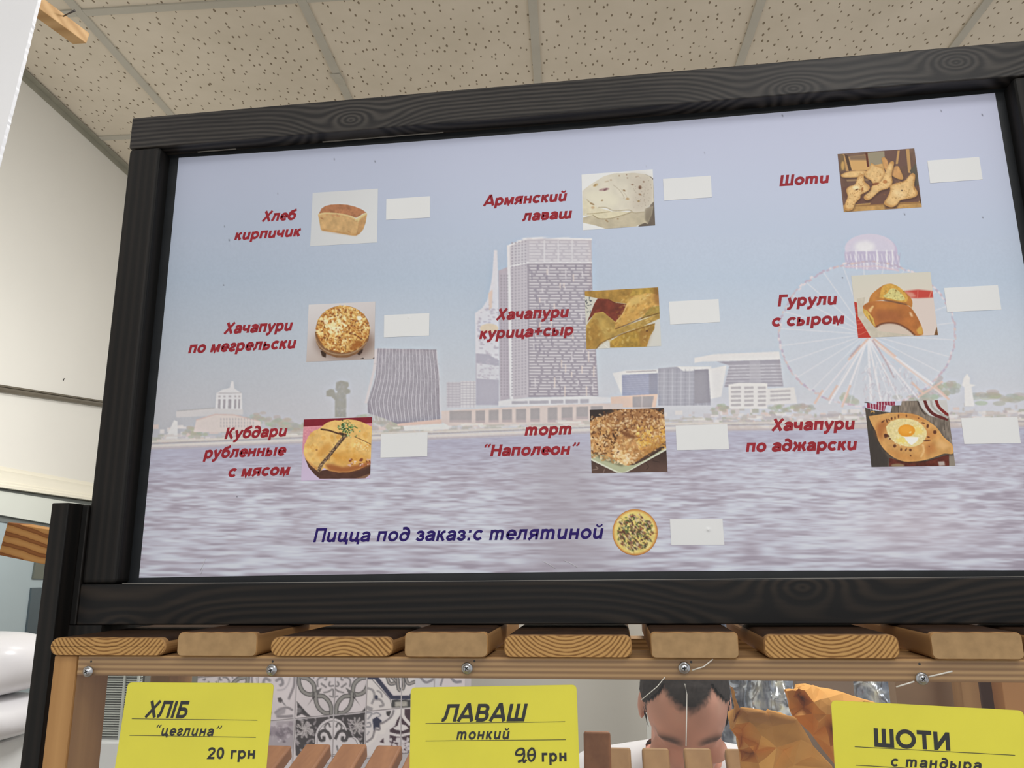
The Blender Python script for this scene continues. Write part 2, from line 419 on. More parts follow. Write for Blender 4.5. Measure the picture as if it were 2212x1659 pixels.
class Cv:
    """a canvas over a window of the print: crop coordinates (x, y) = (photo pixel - origin) * s"""
    def __init__(s, ox, oy, sc, w, h, ppp=1.6, bg=(200, 200, 200)):
        s.ox, s.oy, s.sc = ox, oy, sc; s.k = ppp / sc
        s.W, s.H = int(w * s.k) + 1, int(h * s.k) + 1
        s.A = np.zeros((s.H, s.W, 3)); s.A[:] = bg
        s.yy, s.xx = np.mgrid[0:s.H, 0:s.W] / s.k
    def pmask(s, pts, soft=0.0):
        P = np.asarray(pts, float) * s.k
        x0, y0 = np.floor(P.min(0)).astype(int) - 1; x1, y1 = np.ceil(P.max(0)).astype(int) + 2
        x0, y0 = max(x0, 0), max(y0, 0); x1, y1 = min(x1, s.W), min(y1, s.H)
        if x1 <= x0 or y1 <= y0: return None
        acc = np.zeros((y1 - y0, x1 - x0))
        for (sx, sy) in ((.25, .25), (.75, .25), (.25, .75), (.75, .75)):
            Y, X = np.mgrid[y0:y1, x0:x1]; X = X + sx - .5; Y = Y + sy - .5
            ins = np.zeros(X.shape, bool)
            n = len(P)
            for i in range(n):
                (xa, ya), (xb, yb) = P[i], P[(i + 1) % n]
                if ya == yb: continue
                ins ^= ((ya > Y) != (yb > Y)) & (X < (xb - xa) * (Y - ya) / (yb - ya) + xa)
            acc += ins
        m = acc / 4
        return (slice(y0, y1), slice(x0, x1)), m
    def poly(s, pts, col, al=1.0, soft=0.0, noise=None):
        r = s.pmask(pts)
        if r is None: return s
        sl, m = r
        if soft:
            r_ = int(3 * soft * s.k) + 2; (ys, xs) = sl
            y0, y1, x0, x1 = max(ys.start - r_, 0), min(ys.stop + r_, s.H), max(xs.start - r_, 0), min(xs.stop + r_, s.W)
            full = np.zeros((y1 - y0, x1 - x0)); full[ys.start - y0:ys.stop - y0, xs.start - x0:xs.stop - x0] = m
            m = blur(full, soft * s.k); sl = (slice(y0, y1), slice(x0, x1))
        s._mix(sl, m * al, col, noise); return s
    def _mix(s, sl, m, col, noise=None):
        c = np.asarray(col, float)
        if c.ndim == 1: c = np.broadcast_to(c, s.A[sl].shape)
        else: c = c[sl]
        if noise is not None:
            amp, cell, seed = noise
            n = fbm(s.H, s.W, max(cell * s.k, 1.05), seed)[sl]
            c = c * (1 + amp * (n - .5) * 2)[..., None]
        s.A[sl] = s.A[sl] * (1 - m[..., None]) + c * m[..., None]
    def ell(s, cx, cy, rx, ry, col, al=1.0, rot=0.0, soft=0.0, noise=None):
        a = np.linspace(0, 2 * np.pi, 40, endpoint=False)
        x = rx * np.cos(a); y = ry * np.sin(a); c, n = math.cos(rot), math.sin(rot)
        return s.poly(np.c_[cx + c * x - n * y, cy + n * x + c * y], col, al, soft, noise)
    def line(s, pts, w, col, al=1.0, soft=0.0, noise=None):
        P = np.asarray(pts, float)
        for i in range(len(P) - 1):
            a, b = P[i], P[i + 1]; d = b - a; L = np.hypot(*d)
            if L < 1e-6: continue
            n = np.array([-d[1], d[0]]) / L * w / 2; e = d / L * w * .2
            s.poly([a + n - e, b + n + e, b - n + e, a - n - e], col, al, soft, noise)
        return s
    def curve(s, pts, w, col, al=1.0, soft=0.0, noise=None):
        return s.line(smooth_pts(pts), w, col, al, soft, noise)
    def spots(s, n, region, rmin, rmax, cols, seed, al=0.8, asp=1.0, rot=None, inside=None):
        r = np.random.default_rng(seed)
        x0, y0, x1, y1 = region; c = 0; tries = 0
        while c < n and tries < n * 20:
            tries += 1
            x, y = r.uniform(x0, x1), r.uniform(y0, y1)
            if inside is not None and not inside(x, y): continue
            q = r.uniform(rmin, rmax)
            a = np.linspace(0, 2 * np.pi, 7, endpoint=False); rad = q * r.uniform(.6, 1.25, 7)
            th = r.uniform(0, 3.14) if rot is None else rot
            px = rad * np.cos(a) * asp; py = rad * np.sin(a)
            cc, ss = math.cos(th), math.sin(th)
            s.poly(np.c_[x + cc * px - ss * py, y + ss * px + cc * py], cols[r.integers(len(cols))], al); c += 1
        return s
    def grain(s, amp, cell, seed):
        s.A *= (1 + amp * (fbm(s.H, s.W, max(cell * s.k, 1.05), seed) - .5) * 2)[..., None]; return s
    def field(s, f, stops):
        """colours by a scalar field"""
        f = np.clip(f, stops[0][0], stops[-1][0]); o = np.zeros((*f.shape, 3))
        xs = [a for a, _ in stops]
        for i in range(3): o[..., i] = np.interp(f, xs, [c[i] for _, c in stops])
        return o
    def soften(s, r): s.A = blur(s.A, r * s.k); return s
    def at(s, px, py, reflect=False):
        x = (np.asarray(px) - s.ox) * s.sc * s.k; y = (np.asarray(py) - s.oy) * s.sc * s.k
        if reflect:
            def rf(v, n):
                v = np.mod(v, 2 * (n - 1)); return np.where(v > n - 1, 2 * (n - 1) - v, v)
            x, y = rf(x, s.W), rf(y, s.H)
        x = np.clip(x, 0, s.W - 1.001); y = np.clip(y, 0, s.H - 1.001)
        xi, yi = x.astype(int), y.astype(int); fx, fy = (x - xi)[..., None], (y - yi)[..., None]
        A = s.A
        return (A[yi, xi] * (1 - fx) + A[yi, xi + 1] * fx) * (1 - fy) + (A[yi + 1, xi] * (1 - fx) + A[yi + 1, xi + 1] * fx) * fy
def smooth_pts(pts, n=6):
    P = np.asarray(pts, float)
    if len(P) < 3: return P
    Q = np.vstack([2 * P[0] - P[1], P, 2 * P[-1] - P[-2]]); o = []
    for i in range(1, len(Q) - 2):
        for t in np.linspace(0, 1, n, endpoint=False):
            a, b, c, d = Q[i - 1], Q[i], Q[i + 1], Q[i + 2]
            o.append(.5 * ((2 * b) + (c - a) * t + (2 * a - 5 * b + 4 * c - d) * t * t + (3 * b - a - 3 * c + d) * t ** 3))
    o.append(P[-1]); return np.array(o)
def gridmesh(name, P, cols, mat, par=None, thick=0.0, back=(0, 1, 0)):
    """P: (h, w, 3) world points; cols: (h, w, 3) sRGB 0..255 as photographed"""
    h, w, _ = P.shape
    V = P.reshape(-1, 3)
    c = np.array([V[:, 0].mean(), V[:, 1].mean(), V[:, 2].min()])
    idx = np.arange(h * w).reshape(h, w)
    Fq = np.stack([idx[:-1, :-1], idx[1:, :-1], idx[1:, 1:], idx[:-1, 1:]], -1).reshape(-1, 4)
    nv, nf = len(V), len(Fq)
    C = np.concatenate([np.minimum(s2l(np.clip(cols.reshape(-1, 3), 0, 255)) * KPRINT, 0.95), np.ones((nv, 1))], 1)
    if thick:     # a rim around the sheet and a back face, so it has thickness
        ring = np.concatenate([idx[0, :-1], idx[:-1, -1], idx[-1, :0:-1], idx[:0:-1, 0]])
        B = V[ring] + np.asarray(back, float) * thick; m = len(ring)
        rf = np.array([[ring[i], ring[(i + 1) % m], nv + (i + 1) % m, nv + i] for i in range(m)])
        V = np.vstack([V, B]); C = np.vstack([C, C[ring]]); Fq = np.vstack([Fq, rf])
        nv, nf = len(V), len(Fq)
    me = bpy.data.meshes.new(name)
    me.vertices.add(nv); me.loops.add(nf * 4); me.polygons.add(nf)
    me.vertices.foreach_set('co', (V - c).astype(np.float32).ravel())
    me.loops.foreach_set('vertex_index', Fq.astype(np.int32).ravel())
    me.polygons.foreach_set('loop_start', np.arange(0, nf * 4, 4, dtype=np.int32))
    me.update(calc_edges=True)
    at = me.color_attributes.new('Col', 'FLOAT_COLOR', 'POINT')
    at.data.foreach_set('color', C.astype(np.float32).ravel())
    me.materials.append(mat)
    me.shade_flat()
    o = bpy.data.objects.new(name, me)
    return link(o, c, par)

# ------------------------------------------------------------------ stroke lettering
def _arc(cx, cy, rx, ry, a0, a1, n=14):
    a = np.radians(np.linspace(a0, a1, n)); return [(cx + rx * math.cos(t), cy + ry * math.sin(t)) for t in a]
def _sp(*p): return [tuple(q) for q in smooth_pts(p, 5)]
O_ = _arc(.30, .26, .205, .20, 0, 360, 25)
U_ = [(.12, .52), (.12, .22)] + _sp((.12, .2), (.15, .1), (.25, .06), (.37, .10), (.46, .22))
A_ = [_arc(.28, .335, .18, .125, 165, 0, 10) + [(.46, .0)], _sp((.46, .29), (.27, .265), (.13, .225), (.09, .15), (.14, .075), (.25, .06), (.38, .10), (.46, .19))]
GL = {
 'а': (.57, A_), 'о': (.61, [O_]), 'с': (.55, [_arc(.30, .26, .205, .20, 40, 320, 18)]),
 'е': (.57, [[(.10, .26), (.50, .26)] + _arc(.30, .26, .205, .20, 0, 318, 20)[1:]]),
 'б': (.61, [_arc(.30, .25, .205, .19, 0, 360, 25), _sp((.10, .27), (.11, .45), (.20, .58), (.36, .63), (.52, .71))]),
 'в': (.58, [[(.12, .06), (.12, .46), (.32, .46)] + _arc(.32, .365, .11, .095, 90, -90, 8) + [(.12, .27)], [(.30, .27)] + _arc(.34, .165, .12, .105, 90, -90, 8) + [(.12, .06)]]),
 'г': (.47, [_sp((.09, .36), (.17, .45), (.31, .455), (.39, .375), (.32, .295), (.19, .235), (.10, .15), (.16, .07), (.29, .06), (.42, .14))]),
 'Ъг': (.45, [[(.12, 0), (.12, .46), (.43, .46)]]),
 'д': (.61, [_arc(.29, .235, .20, .18, 0, 360, 25), _sp((.49, .24), (.505, .42), (.44, .58), (.30, .66), (.13, .64))]),
 'ж': (.80, [[(.40, 0), (.40, .52)], _sp((.05, .49), (.14, .46), (.21, .33), (.33, .28)), [(.24, .29), (.08, 0)], _sp((.75, .49), (.66, .46), (.59, .33), (.47, .28)), [(.56, .29), (.72, 0)], [(.3, .275), (.5, .275)]]),
 'з': (.50, [_sp((.06, .37), (.13, .45), (.27, .46), (.37, .38), (.32, .29), (.19, .27)), _sp((.19, .27), (.35, .245), (.41, .155), (.34, .07), (.2, .06), (.05, .14))]),
 'и': (.60, [U_, [(.46, .52), (.46, 0)]]), 'й': (.60, [U_, [(.46, .52), (.46, 0)], ('thin', _sp((.16, .71), (.21, .63), (.29, .61), (.37, .63), (.43, .71)))]),
 'к': (.54, [[(.12, 0), (.12, .52)], _sp((.13, .26), (.25, .28), (.33, .42), (.47, .475)), [(.24, .29), (.45, 0)]]),
 'л': (.60, [_sp((.01, .06), (.09, .07), (.145, .14), (.17, .30), (.18, .46)) + [(.46, .46), (.46, 0)]]),
 'м': (.69, [[(.12, 0), (.12, .50)], [(.14, .49), (.34, .05), (.54, .49)], [(.56, .50), (.56, 0)]]),
 'н': (.60, [[(.12, 0), (.12, .52)], [(.46, 0), (.46, .52)], [(.12, .27), (.46, .27)]]),
 'п': (.60, [[(.12, 0), (.12, .46), (.46, .46), (.46, 0)]]),
 'р': (.62, [[(.12, .52), (.12, -.20)], _arc(.31, .26, .195, .20, 0, 360, 25)]),
 'т': (.86, [[(.12, 0), (.12, .52)], _sp((.12, .34), (.19, .44), (.29, .46), (.38, .42), (.405, .32)) + [(.405, 0)], _sp((.405, .34), (.47, .44), (.57, .46), (.66, .42), (.69, .32)) + [(.69, 0)]]),
 'у': (.55, [[(.07, .52), (.26, .06)], _sp((.49, .52), (.31, .12), (.23, -.06), (.15, -.145), (.03, -.14))]),
 'ц': (.64, [U_, [(.46, .52), (.46, .06), (.57, .06), (.57, -.13)]]),
 'ч': (.58, [[(.09, .52), (.09, .36)] + _sp((.09, .34), (.13, .235), (.25, .205), (.44, .25)), [(.44, .52), (.44, 0)]]),
 'ш': (.88, [U_, [(.45, .52), (.45, .2)] + _sp((.45, .2), (.48, .1), (.56, .06), (.67, .10), (.75, .2)), [(.75, .52), (.75, 0)]]),
 'ь': (.57, [[(.12, .52), (.12, .06), (.31, .06)] + _arc(.31, .18, .13, .12, -90, 90, 9) + [(.12, .30)]]),
 'ы': (.80, [[(.12, .52), (.12, .06), (.28, .06)] + _arc(.28, .18, .12, .12, -90, 90, 9) + [(.12, .30)], [(.66, .52), (.66, 0)]]),
 'я': (.60, [[(.46, 0), (.46, .46), (.25, .46)] + _arc(.25, .345, .13, .115, 90, 270, 9) + [(.46, .23)], [(.28, .23), (.06, 0)]]),
 'Х': (.67, [[(.05, 0), (.60, .716)], [(.12, .716), (.55, 0)]]),
 'А': (.72, [[(.05, 0), (.335, .69), (.385, .69), (.66, 0)], [(.18, .20), (.53, .20)]]),
 'Г': (.58, [[(.13, 0), (.13, .655), (.56, .655)]]),
 'К': (.66, [[(.13, 0), (.13, .716)], _sp((.15, .35), (.30, .39), (.40, .58), (.56, .665)), [(.28, .39), (.55, 0)]]),
 'Н': (.72, [[(.13, 0), (.13, .716)], [(.59, 0), (.59, .716)], [(.13, .37), (.59, .37)]]),
 'П': (.72, [[(.13, 0), (.13, .655), (.59, .655), (.59, 0)]]),
 'Ш': (.90, [[(.13, .716), (.13, .06), (.76, .06), (.76, .716)], [(.445, .06), (.445, .716)]]),
 'Л': (.70, [_sp((.00, .065), (.09, .08), (.14, .17), (.165, .40), (.18, .655)) + [(.58, .655), (.58, 0)]]),
 'Б': (.68, [[(.54, .655), (.13, .655), (.13, .06), (.36, .06)] + _arc(.36, .22, .18, .16, -90, 90, 10) + [(.13, .38)]]),
 'В': (.70, [[(.13, .06), (.13, .655), (.38, .655)] + _arc(.38, .515, .15, .14, 90, -90, 9) + [(.13, .375)], [(.36, .375)] + _arc(.40, .2175, .17, .1575, 90, -90, 10) + [(.13, .06)]]),
 'О': (.80, [_arc(.40, .358, .32, .30, 0, 360, 30)]), 'Т': (.62, [[(.03, .655), (.61, .655)], [(.32, .655), (.32, 0)]]),
 'И': (.73, [[(.13, .716), (.13, 0)], [(.15, .08), (.58, .64)], [(.60, .716), (.60, 0)]]), 'І': (.28, [[(.13, 0), (.13, .716)]]),
 '0': (.56, [_arc(.28, .358, .185, .295, 0, 360, 26)]),
 '2': (.56, [_sp((.08, .50), (.12, .60), (.25, .655), (.40, .62), (.455, .50), (.40, .38), (.24, .24), (.10, .065)) + [(.50, .065)]]),
 '+': (.60, [[(.05, .33), (.53, .33)], [(.29, .09), (.29, .57)]]), ':': (.34, [[(.16, .0), (.16, .14)], [(.16, .38), (.16, .52)]]),
 '“': (.50, [('thin', _sp((.24, .74), (.14, .66), (.14, .54))), ('thin', _sp((.44, .74), (.34, .66), (.34, .54)))]),
 '”': (.50, [('thin', _sp((.18, .74), (.19, .63), (.08, .52))), ('thin', _sp((.40, .74), (.41, .63), (.30, .52)))]),
 ' ': (.30, []),
}
def ribbon(P, w):
    """mitred flat ribbon along a 2-D polyline; returns verts, quads"""
    P = np.asarray(P, float)
    keep = [0] + [i for i in range(1, len(P)) if np.hypot(*(P[i] - P[i - 1])) > 1e-5]; P = P[keep]
    closed = np.hypot(*(P[0] - P[-1])) < 1e-4 and len(P) > 3
    if closed: P = P[:-1]
    n = len(P); V = []
    for i in range(n):
        a = P[i] - P[i - 1] if (i > 0 or closed) else P[1] - P[0]
        b = P[(i + 1) % n] - P[i] if (i < n - 1 or closed) else P[-1] - P[-2]
        a = a / np.hypot(*a); b = b / np.hypot(*b)
        na, nb = np.array([-a[1], a[0]]), np.array([-b[1], b[0]])
        m = na + nb; q = m @ m
        m = na if q < .15 else m / np.hypot(*m) / max(np.hypot(*m) / 2, .5)
        V += [P[i] + m * w / 2, P[i] - m * w / 2]
    Q = [(2 * i, 2 * i + 1, 2 * ((i + 1) % n) + 1, 2 * ((i + 1) % n)) for i in range(n if closed else n - 1)]
    return V, Q
def text_mesh(name, text, A, B, cap, up, out, mat, par, slant=0.21, bold=0.135, spacing=0.0, upright_g=False):
    """text on the segment A->B (baseline), cap height `cap` in metres along `up`; `out` = direction off the sheet"""
    V2, Q, x, lev = [], [], 0.0, []
    k = 0
    for gi, ch in enumerate(text):
        k = 0
        adv, st = GL[('Ъ' + ch) if (upright_g and ch == 'г') else ch]
        for s in st:
            w = bold
            if isinstance(s, tuple) and s[0] == 'thin': s = s[1]; w = bold * .62
            v, q = ribbon(s, w); b = len(V2)
            V2 += [(p[0] + x, p[1]) for p in v]; lev += [k + 7 * (gi % 2)] * len(v); k += 1
            Q += [tuple(i + b for i in f) for f in q]
        x += adv + spacing
    V2 = np.array(V2); sc = cap / .716
    V2[:, 0] += slant * V2[:, 1]
    base = V2[(V2[:, 1] < .3) & (V2[:, 1] > -.05)]
    x0, x1 = base[:, 0].min(), base[:, 0].max()
    A, B, up, out = map(lambda a: np.asarray(a, float), (A, B, up, out))
    D = B - A; L = np.linalg.norm(D); sx = L / (x1 - x0)
    ux = D / L; up = up - ux * (up @ ux) * 1.0 if False else up
    P = A + np.outer((V2[:, 0] - x0) * sx, ux) + np.outer(V2[:, 1] * sc, up) + np.outer(np.array(lev) * 6e-6 + 6e-6, out)
    o = mk(name, P, Q, mat, par)
    return fix_facing(o, out)
def fix_facing(o, out):
    bm = bmesh.new(); bm.from_mesh(o.data); out = Vector(out)
    for f in bm.faces:
        f.normal_update()
        if f.normal.dot(out) < 0: f.normal_flip()
    bm.to_mesh(o.data); bm.free(); return o
# ------------------------------------------------------------------ the menu board
D = 0.72; T = 0.019                     # plane of the frame's front face, and of the poster behind it
XL, ZT, ZB = -0.5165, ZC + 0.49008, ZC - 0.05327
ZRT, ZIT, XSI = ZC - 0.01551, ZC + 0.45233, -0.4794
XRI = 0.3985; XRO = 0.4355
board = thing('menu_board', (-0.04, D, ZB), 'large menu board with dark timber frame and a harbour-skyline poster', 'menu board')
fr = box('top_rail', (XL, D, ZIT), (XRO, D + 0.045, ZT), M_DARKTOP, board, 0.0012)
tag(fr, 'dark-stained top rail with a swirling knot')
br = box('bottom_rail', (XL, D, ZB), (XRO, D + 0.045, ZRT), M_DARKBOT, board, 0.0012)
tag(br, 'dark-stained bottom rail with wavy grain')
box('left_stile', (XL, D, ZRT + .0004), (XSI, D + 0.045, ZIT - .0004), M_DARKV, board, 0.004, 3)
box('right_stile', (XRI, D, ZRT + .0004), (XRO, D + 0.045, ZIT - .0004), M_DARKV, board, 0.004, 3)
YP = D + T + 0.0008
bp = box('backing_panel', (XSI - 0.004, YP, ZRT - 0.004), (XRI + 0.004, YP + 0.012, ZIT + 0.004), M_BLACK, board)
tag(bp, 'black backing panel showing around the poster edge')
# thin bare scrapes of glue along the rails
M_GLUE = plain('dried_glue', (150, 146, 138), 0.4, 0.4, 0.1, 60)
for (xa, xb, zz, yy) in ((-0.445, -0.40, ZIT - 0.0003, D + 0.0165), (-0.30, -0.165, ZIT - 0.0003, D + 0.0165)):
    box('glue_line', (xa, yy, zz - 0.0006), (xb, yy + 0.0014, zz), M_GLUE, board)
box('glue_line', (XSI + 0.004, D + .0035, ZRT), (XRI - 0.01, D + 0.0045, ZRT + 0.0005), M_GLUE, board)

# ---- the poster's printed picture
def vn2(h, w, cy, cx, seed):
    a = vnoise(int(h / cy) + 3, int(w / cx) + 3, 1.0, seed)
    y = np.linspace(0, h / cy, h); x = np.linspace(0, w / cx, w)
    yi, xi = y.astype(int), x.astype(int); fy, fx = (y - yi)[:, None], (x - xi)[None]
    fy = fy * fy * (3 - 2 * fy); fx = fx * fx * (3 - 2 * fx)
    g = a
    return (g[yi][:, xi] * (1 - fx) + g[yi][:, xi + 1] * fx) * (1 - fy) + (g[yi + 1][:, xi] * (1 - fx) + g[yi + 1][:, xi + 1] * fx) * fy
S = Cv(300, 190, 1.0, 1990, 1080, 1.0)
OX, OY = 300, 190
def SP(pts, col, al=1.0, soft=0.0): S.poly([(x - OX, y - OY) for x, y in pts], col, al, soft)
def SL(pts, w, col, al=1.0, soft=0.0): S.line([(x - OX, y - OY) for x, y in pts], w, col, al, soft)
PX, PY = S.xx + OX, S.yy + OY
S.A[:] = S.field(PY, [(200, (194, 197, 219)), (420, (189, 197, 217)), (600, (181, 195, 213)), (760, (194, 202, 213)), (880, (203, 204, 211)), (960, (205, 205, 210))])
S.A += ((fbm(S.H, S.W, 260, 5, 2) - .5) * 7)[..., None]
S.A *= np.interp(PX, [340, 600, 1000, 1500], [.915, .945, .985, 1.0])[..., None]   # sky colours multiplied darker towards the left
def water_y(x): return np.interp(x, [300, 334, 656, 923, 1273, 1574, 2300], [973, 971, 958, 950, 936, 931, 922])
def crop(ox, oy, s): return lambda pts: [(ox + x / s, oy + y / s) for x, y in pts]
c1, c2, c3 = crop(340, 780, 3.456), crop(900, 780, 3.456), crop(1500, 720, 3.107)
cT, cW = crop(900, 480, 3.318), crop(1550, 480, 2.861); cB = crop(340, 650, 3.3515)
rg = np.random.default_rng(3)
# hazy low city along the shore
for i in range(900):
    x = rg.uniform(325, 2230); wy = water_y(x); h = rg.uniform(3, 10); w = rg.uniform(4, 22)
    y = wy - 12 - abs(rg.normal(0, 13)) - h
    c = [(216, 212, 212), (205, 198, 198), (190, 186, 184), (210, 196, 192), (196, 192, 196), (182, 182, 174)][rg.integers(6)]
    SP([(x, y), (x + w, y - .3), (x + w, y + h), (x, y + h)], c, .85)
for (x, y, rx, ry) in [(560, 905, 26, 9), (600, 912, 30, 12), (420, 935, 22, 10), (640, 925, 30, 10), (790, 905, 26, 10), (845, 915, 34, 22), (830, 900, 14, 14), (2160, 858, 50, 14), (2040, 842, 28, 18), (1990, 860, 40, 14), (1830, 862, 24, 16), (1560, 880, 20, 8), (1730, 880, 22, 10), (700, 918, 20, 8), (1680, 885, 18, 10), (520, 930, 24, 9)]:
    for i in range(26):
        a, b = rg.normal(0, .5, 2)
        S.ell(x - OX + a * rx, y - OY + b * ry, rx * .28, ry * .36, (rg.uniform(168, 186), rg.uniform(170, 184), rg.uniform(160, 172)), .55)
# white tower with spire, far left
SP(c1([(440, 240), (480, 215), (540, 200), (553, 150), (567, 150), (575, 205), (630, 240), (635, 400), (430, 400)]), (212, 211, 214))
for x0, x1 in ((455, 472), (492, 508), (530, 552), (575, 590), (605, 618)):
    SP(c1([(x0, 285), (x1, 285), (x1 - 2, 355), (x0 - 3, 355)]), (172, 168, 174)); SP(c1([(x0, 258), (x1, 258), (x1, 272), (x0, 272)]), (184, 180, 184))
SL(c1([(450, 240), (625, 238)]), 1.3, (178, 174, 178))
SP(c1([(140, 375), (430, 352), (640, 362), (640, 400), (140, 420)]), (203, 200, 202)); SL(c1([(150, 372), (425, 350)]), 1.6, (176, 174, 176))
SP(c1([(290, 440), (420, 400), (570, 400), (770, 450), (770, 530), (270, 530)]), (212, 202, 199)); SL(c1([(290, 440), (430, 398), (575, 402), (765, 450)]), 2.2, (205, 186, 182))
for i in range(12):
    for j in range(3):
        x = 470 + i * 22; y = 425 + j * 26
        SP(c1([(x, y), (x + 9, y), (x + 9, y + 17), (x, y + 17)]), (182, 176, 178), .8)
SP(c1([(50, 600), (125, 440), (150, 450), (150, 600)]), (216, 215, 216))           # fountain
# monument
SP(c1([(1325, 420), (1325, 290), (1300, 265), (1262, 262), (1262, 225), (1290, 208), (1318, 212), (1328, 240), (1345, 235), (1332, 195), (1335, 160), (1370, 146), (1425, 158), (1430, 185), (1415, 205), (1440, 215), (1438, 238), (1408, 250), (1410, 300), (1408, 420)]), (164, 163, 158), 1, .6)
for i in range(60):
    x, y = rg.uniform(1328, 1406), rg.uniform(160, 415); S.ell((c1([(x, y)])[0][0] - OX), (c1([(x, y)])[0][1] - OY), 2.2, 2.6, (152 + rg.uniform(0, 28),) * 3, .5)
# the wavy striped block
wv = cB([(1592, 345), (2020, 352), (2030, 470), (2042, 560), (2040, 700), (2052, 850), (2040, 880), (1735, 890), (1640, 850), (1525, 812), (1522, 740), (1545, 660), (1578, 560), (1590, 450)])
SP(cB([(1572, 350), (1592, 345), (1590, 450), (1520, 740), (1500, 740), (1560, 500)]), (205, 200, 204))
SP(wv, (150, 145, 155))
for i in range(36):
    fx = i / 35.0
    pts = []
    for fy in np.linspace(0, 1, 12):
        xl = np.interp(fy, [0, .4, .75, 1], [1595, 1580, 1530, 1560]); xr = np.interp(fy, [0, .4, 1], [2018, 2040, 2048])
        pts.append((xl + (xr - xl) * fx + 1.6 * math.sin(fy * 22 + i * 1.3), 350 + fy * 525 + (fx - .5) * 18))
    SL(cB(pts), 2.0 if i % 2 else 1.2, (206, 203, 210) if i % 2 else (190, 186, 195), .85)
for fy in (.42, .62, .2): SL(cB([(1570, 350 + fy * 525), (2045, 352 + fy * 525)]), 1.2, (176, 171, 180), .7)
SP(cB([(1735, 890), (2060, 855), (2060, 890), (1740, 905)]), (212, 190, 182))
SP(cB([(1780, 905), (2110, 885), (2110, 930), (1790, 940)]), (216, 215, 214))
# small gridded blocks
for (x0, y0, x1, y1, c) in ((225, 158, 330, 345, (196, 193, 200)), (330, 150, 440, 345, (207, 205, 210))):
    SP(c2([(x0, y0), (x1, y0), (x1, y1), (x0, y1)]), c)
    for j in range(9): SL(c2([(x0, y0 + 12 + j * 20), (x1, y0 + 12 + j * 20)]), 1.5, (172, 168, 178), .75)
    for j in range(4): SL(c2([(x0 + 14 + j * 28, y0), (x0 + 14 + j * 28, y1)]), 1.2, (178, 174, 184), .7)
# ornate white tower with its needle
SP(cT([(555, 200), (577, 200), (582, 345), (595, 1310), (425, 1310), (420, 650), (470, 615), (505, 560), (535, 430), (545, 350)]), (210, 210, 218))
SP(cT([(425, 940), (510, 945), (590, 990), (590, 1310), (425, 1310)]), (178, 176, 189)); SP(cT([(430, 1010), (590, 1030), (590, 1130), (430, 1120)]), (205, 205, 213))
for i in range(130):
    x, y = rg.uniform(430, 580), rg.uniform(560, 1130)
    if x < 425 + (700 - y) * .5: continue
    w, h = rg.uniform(8, 26), rg.uniform(6, 14)
    SP(cT([(x, y), (min(x + w, 588), y), (min(x + w, 588), y + h), (x, y + h)]), (186, 182, 194), .8)
SP(cT([(515, 510), (545, 480), (540, 610), (520, 630)]), (214, 196, 186), .8); S.ell(cT([(520, 760)])[0][0] - OX, cT([(520, 760)])[0][1] - OY, 20, 10, (214, 200, 180), .9)
# the great tower: narrow mass, side face, broad front
SP(cT([(585, 348), (660, 318), (690, 1262), (597, 1280)]), (184, 178, 188)); SP(cT([(648, 165), (680, 165), (705, 1265), (668, 1265)]), (216, 215, 220))
SP(cT([(668, 170), (792, 120), (802, 1255), (692, 1270)]), (192, 187, 195)); SP(cT([(790, 118), (1252, 128), (1258, 450), (1285, 930), (1302, 1245), (802, 1255)]), (163, 157, 168))
SP(cT([(668, 168), (792, 116), (792, 290), (672, 318)]), (200, 197, 204)); SP(cT([(790, 116), (1254, 125), (1255, 285), (792, 290)]), (192, 188, 196))
SL(cT([(662, 168), (790, 114), (1256, 122)]), 3.4, (222, 221, 225)); SL(cT([(672, 318), (792, 290), (1256, 288)]), 3.0, (219, 218, 222))
def xr_(y): return np.interp(y, [120, 450, 930, 1245], [1252, 1258, 1285, 1302])
for j in range(52):
    y = 142 + j * 21.4; x = 800
    if y > 1240: break
    while x < xr_(y) - 10:
        w = rg.uniform(30, 95); x2 = min(x + w, xr_(y) - 6)
        SL(cT([(x + 8, y), (x2, y)]), 2.4, (213, 210, 215) if y < 285 else (207, 203, 208), .95); x = x2 + rg.uniform(6, 16)
    for k in range(5):
        x = 676 + k * 24; SP(cT([(x + 3, y - (x - 700) * .12), (x + 15, y - (x - 700) * .12 - 2), (x + 15, y + 10 - (x - 700) * .12), (x + 3, y + 12 - (x - 700) * .12)]), (168, 163, 174), .85)
    for k in range(3):
        x = 600 + k * 22; 
        if y > 360: SP(cT([(x, y), (x + 12, y - 2), (x + 12, y + 11), (x, y + 13)]), (163, 157, 168), .8)
for i in range(64):
    y = rg.uniform(300, 1180); x = rg.uniform(810, xr_(y) - 20); h = rg.uniform(20, 80)
    SL(cT([(x, y), (x + 1, y + h)]), 2.6, [(204, 199, 205), (214, 202, 198), (150, 144, 158)][rg.integers(3)], .8)
for x in (915, 1015, 1115): SL(cT([(x, 130), (x, 285)]), 2.2, (212, 210, 215))
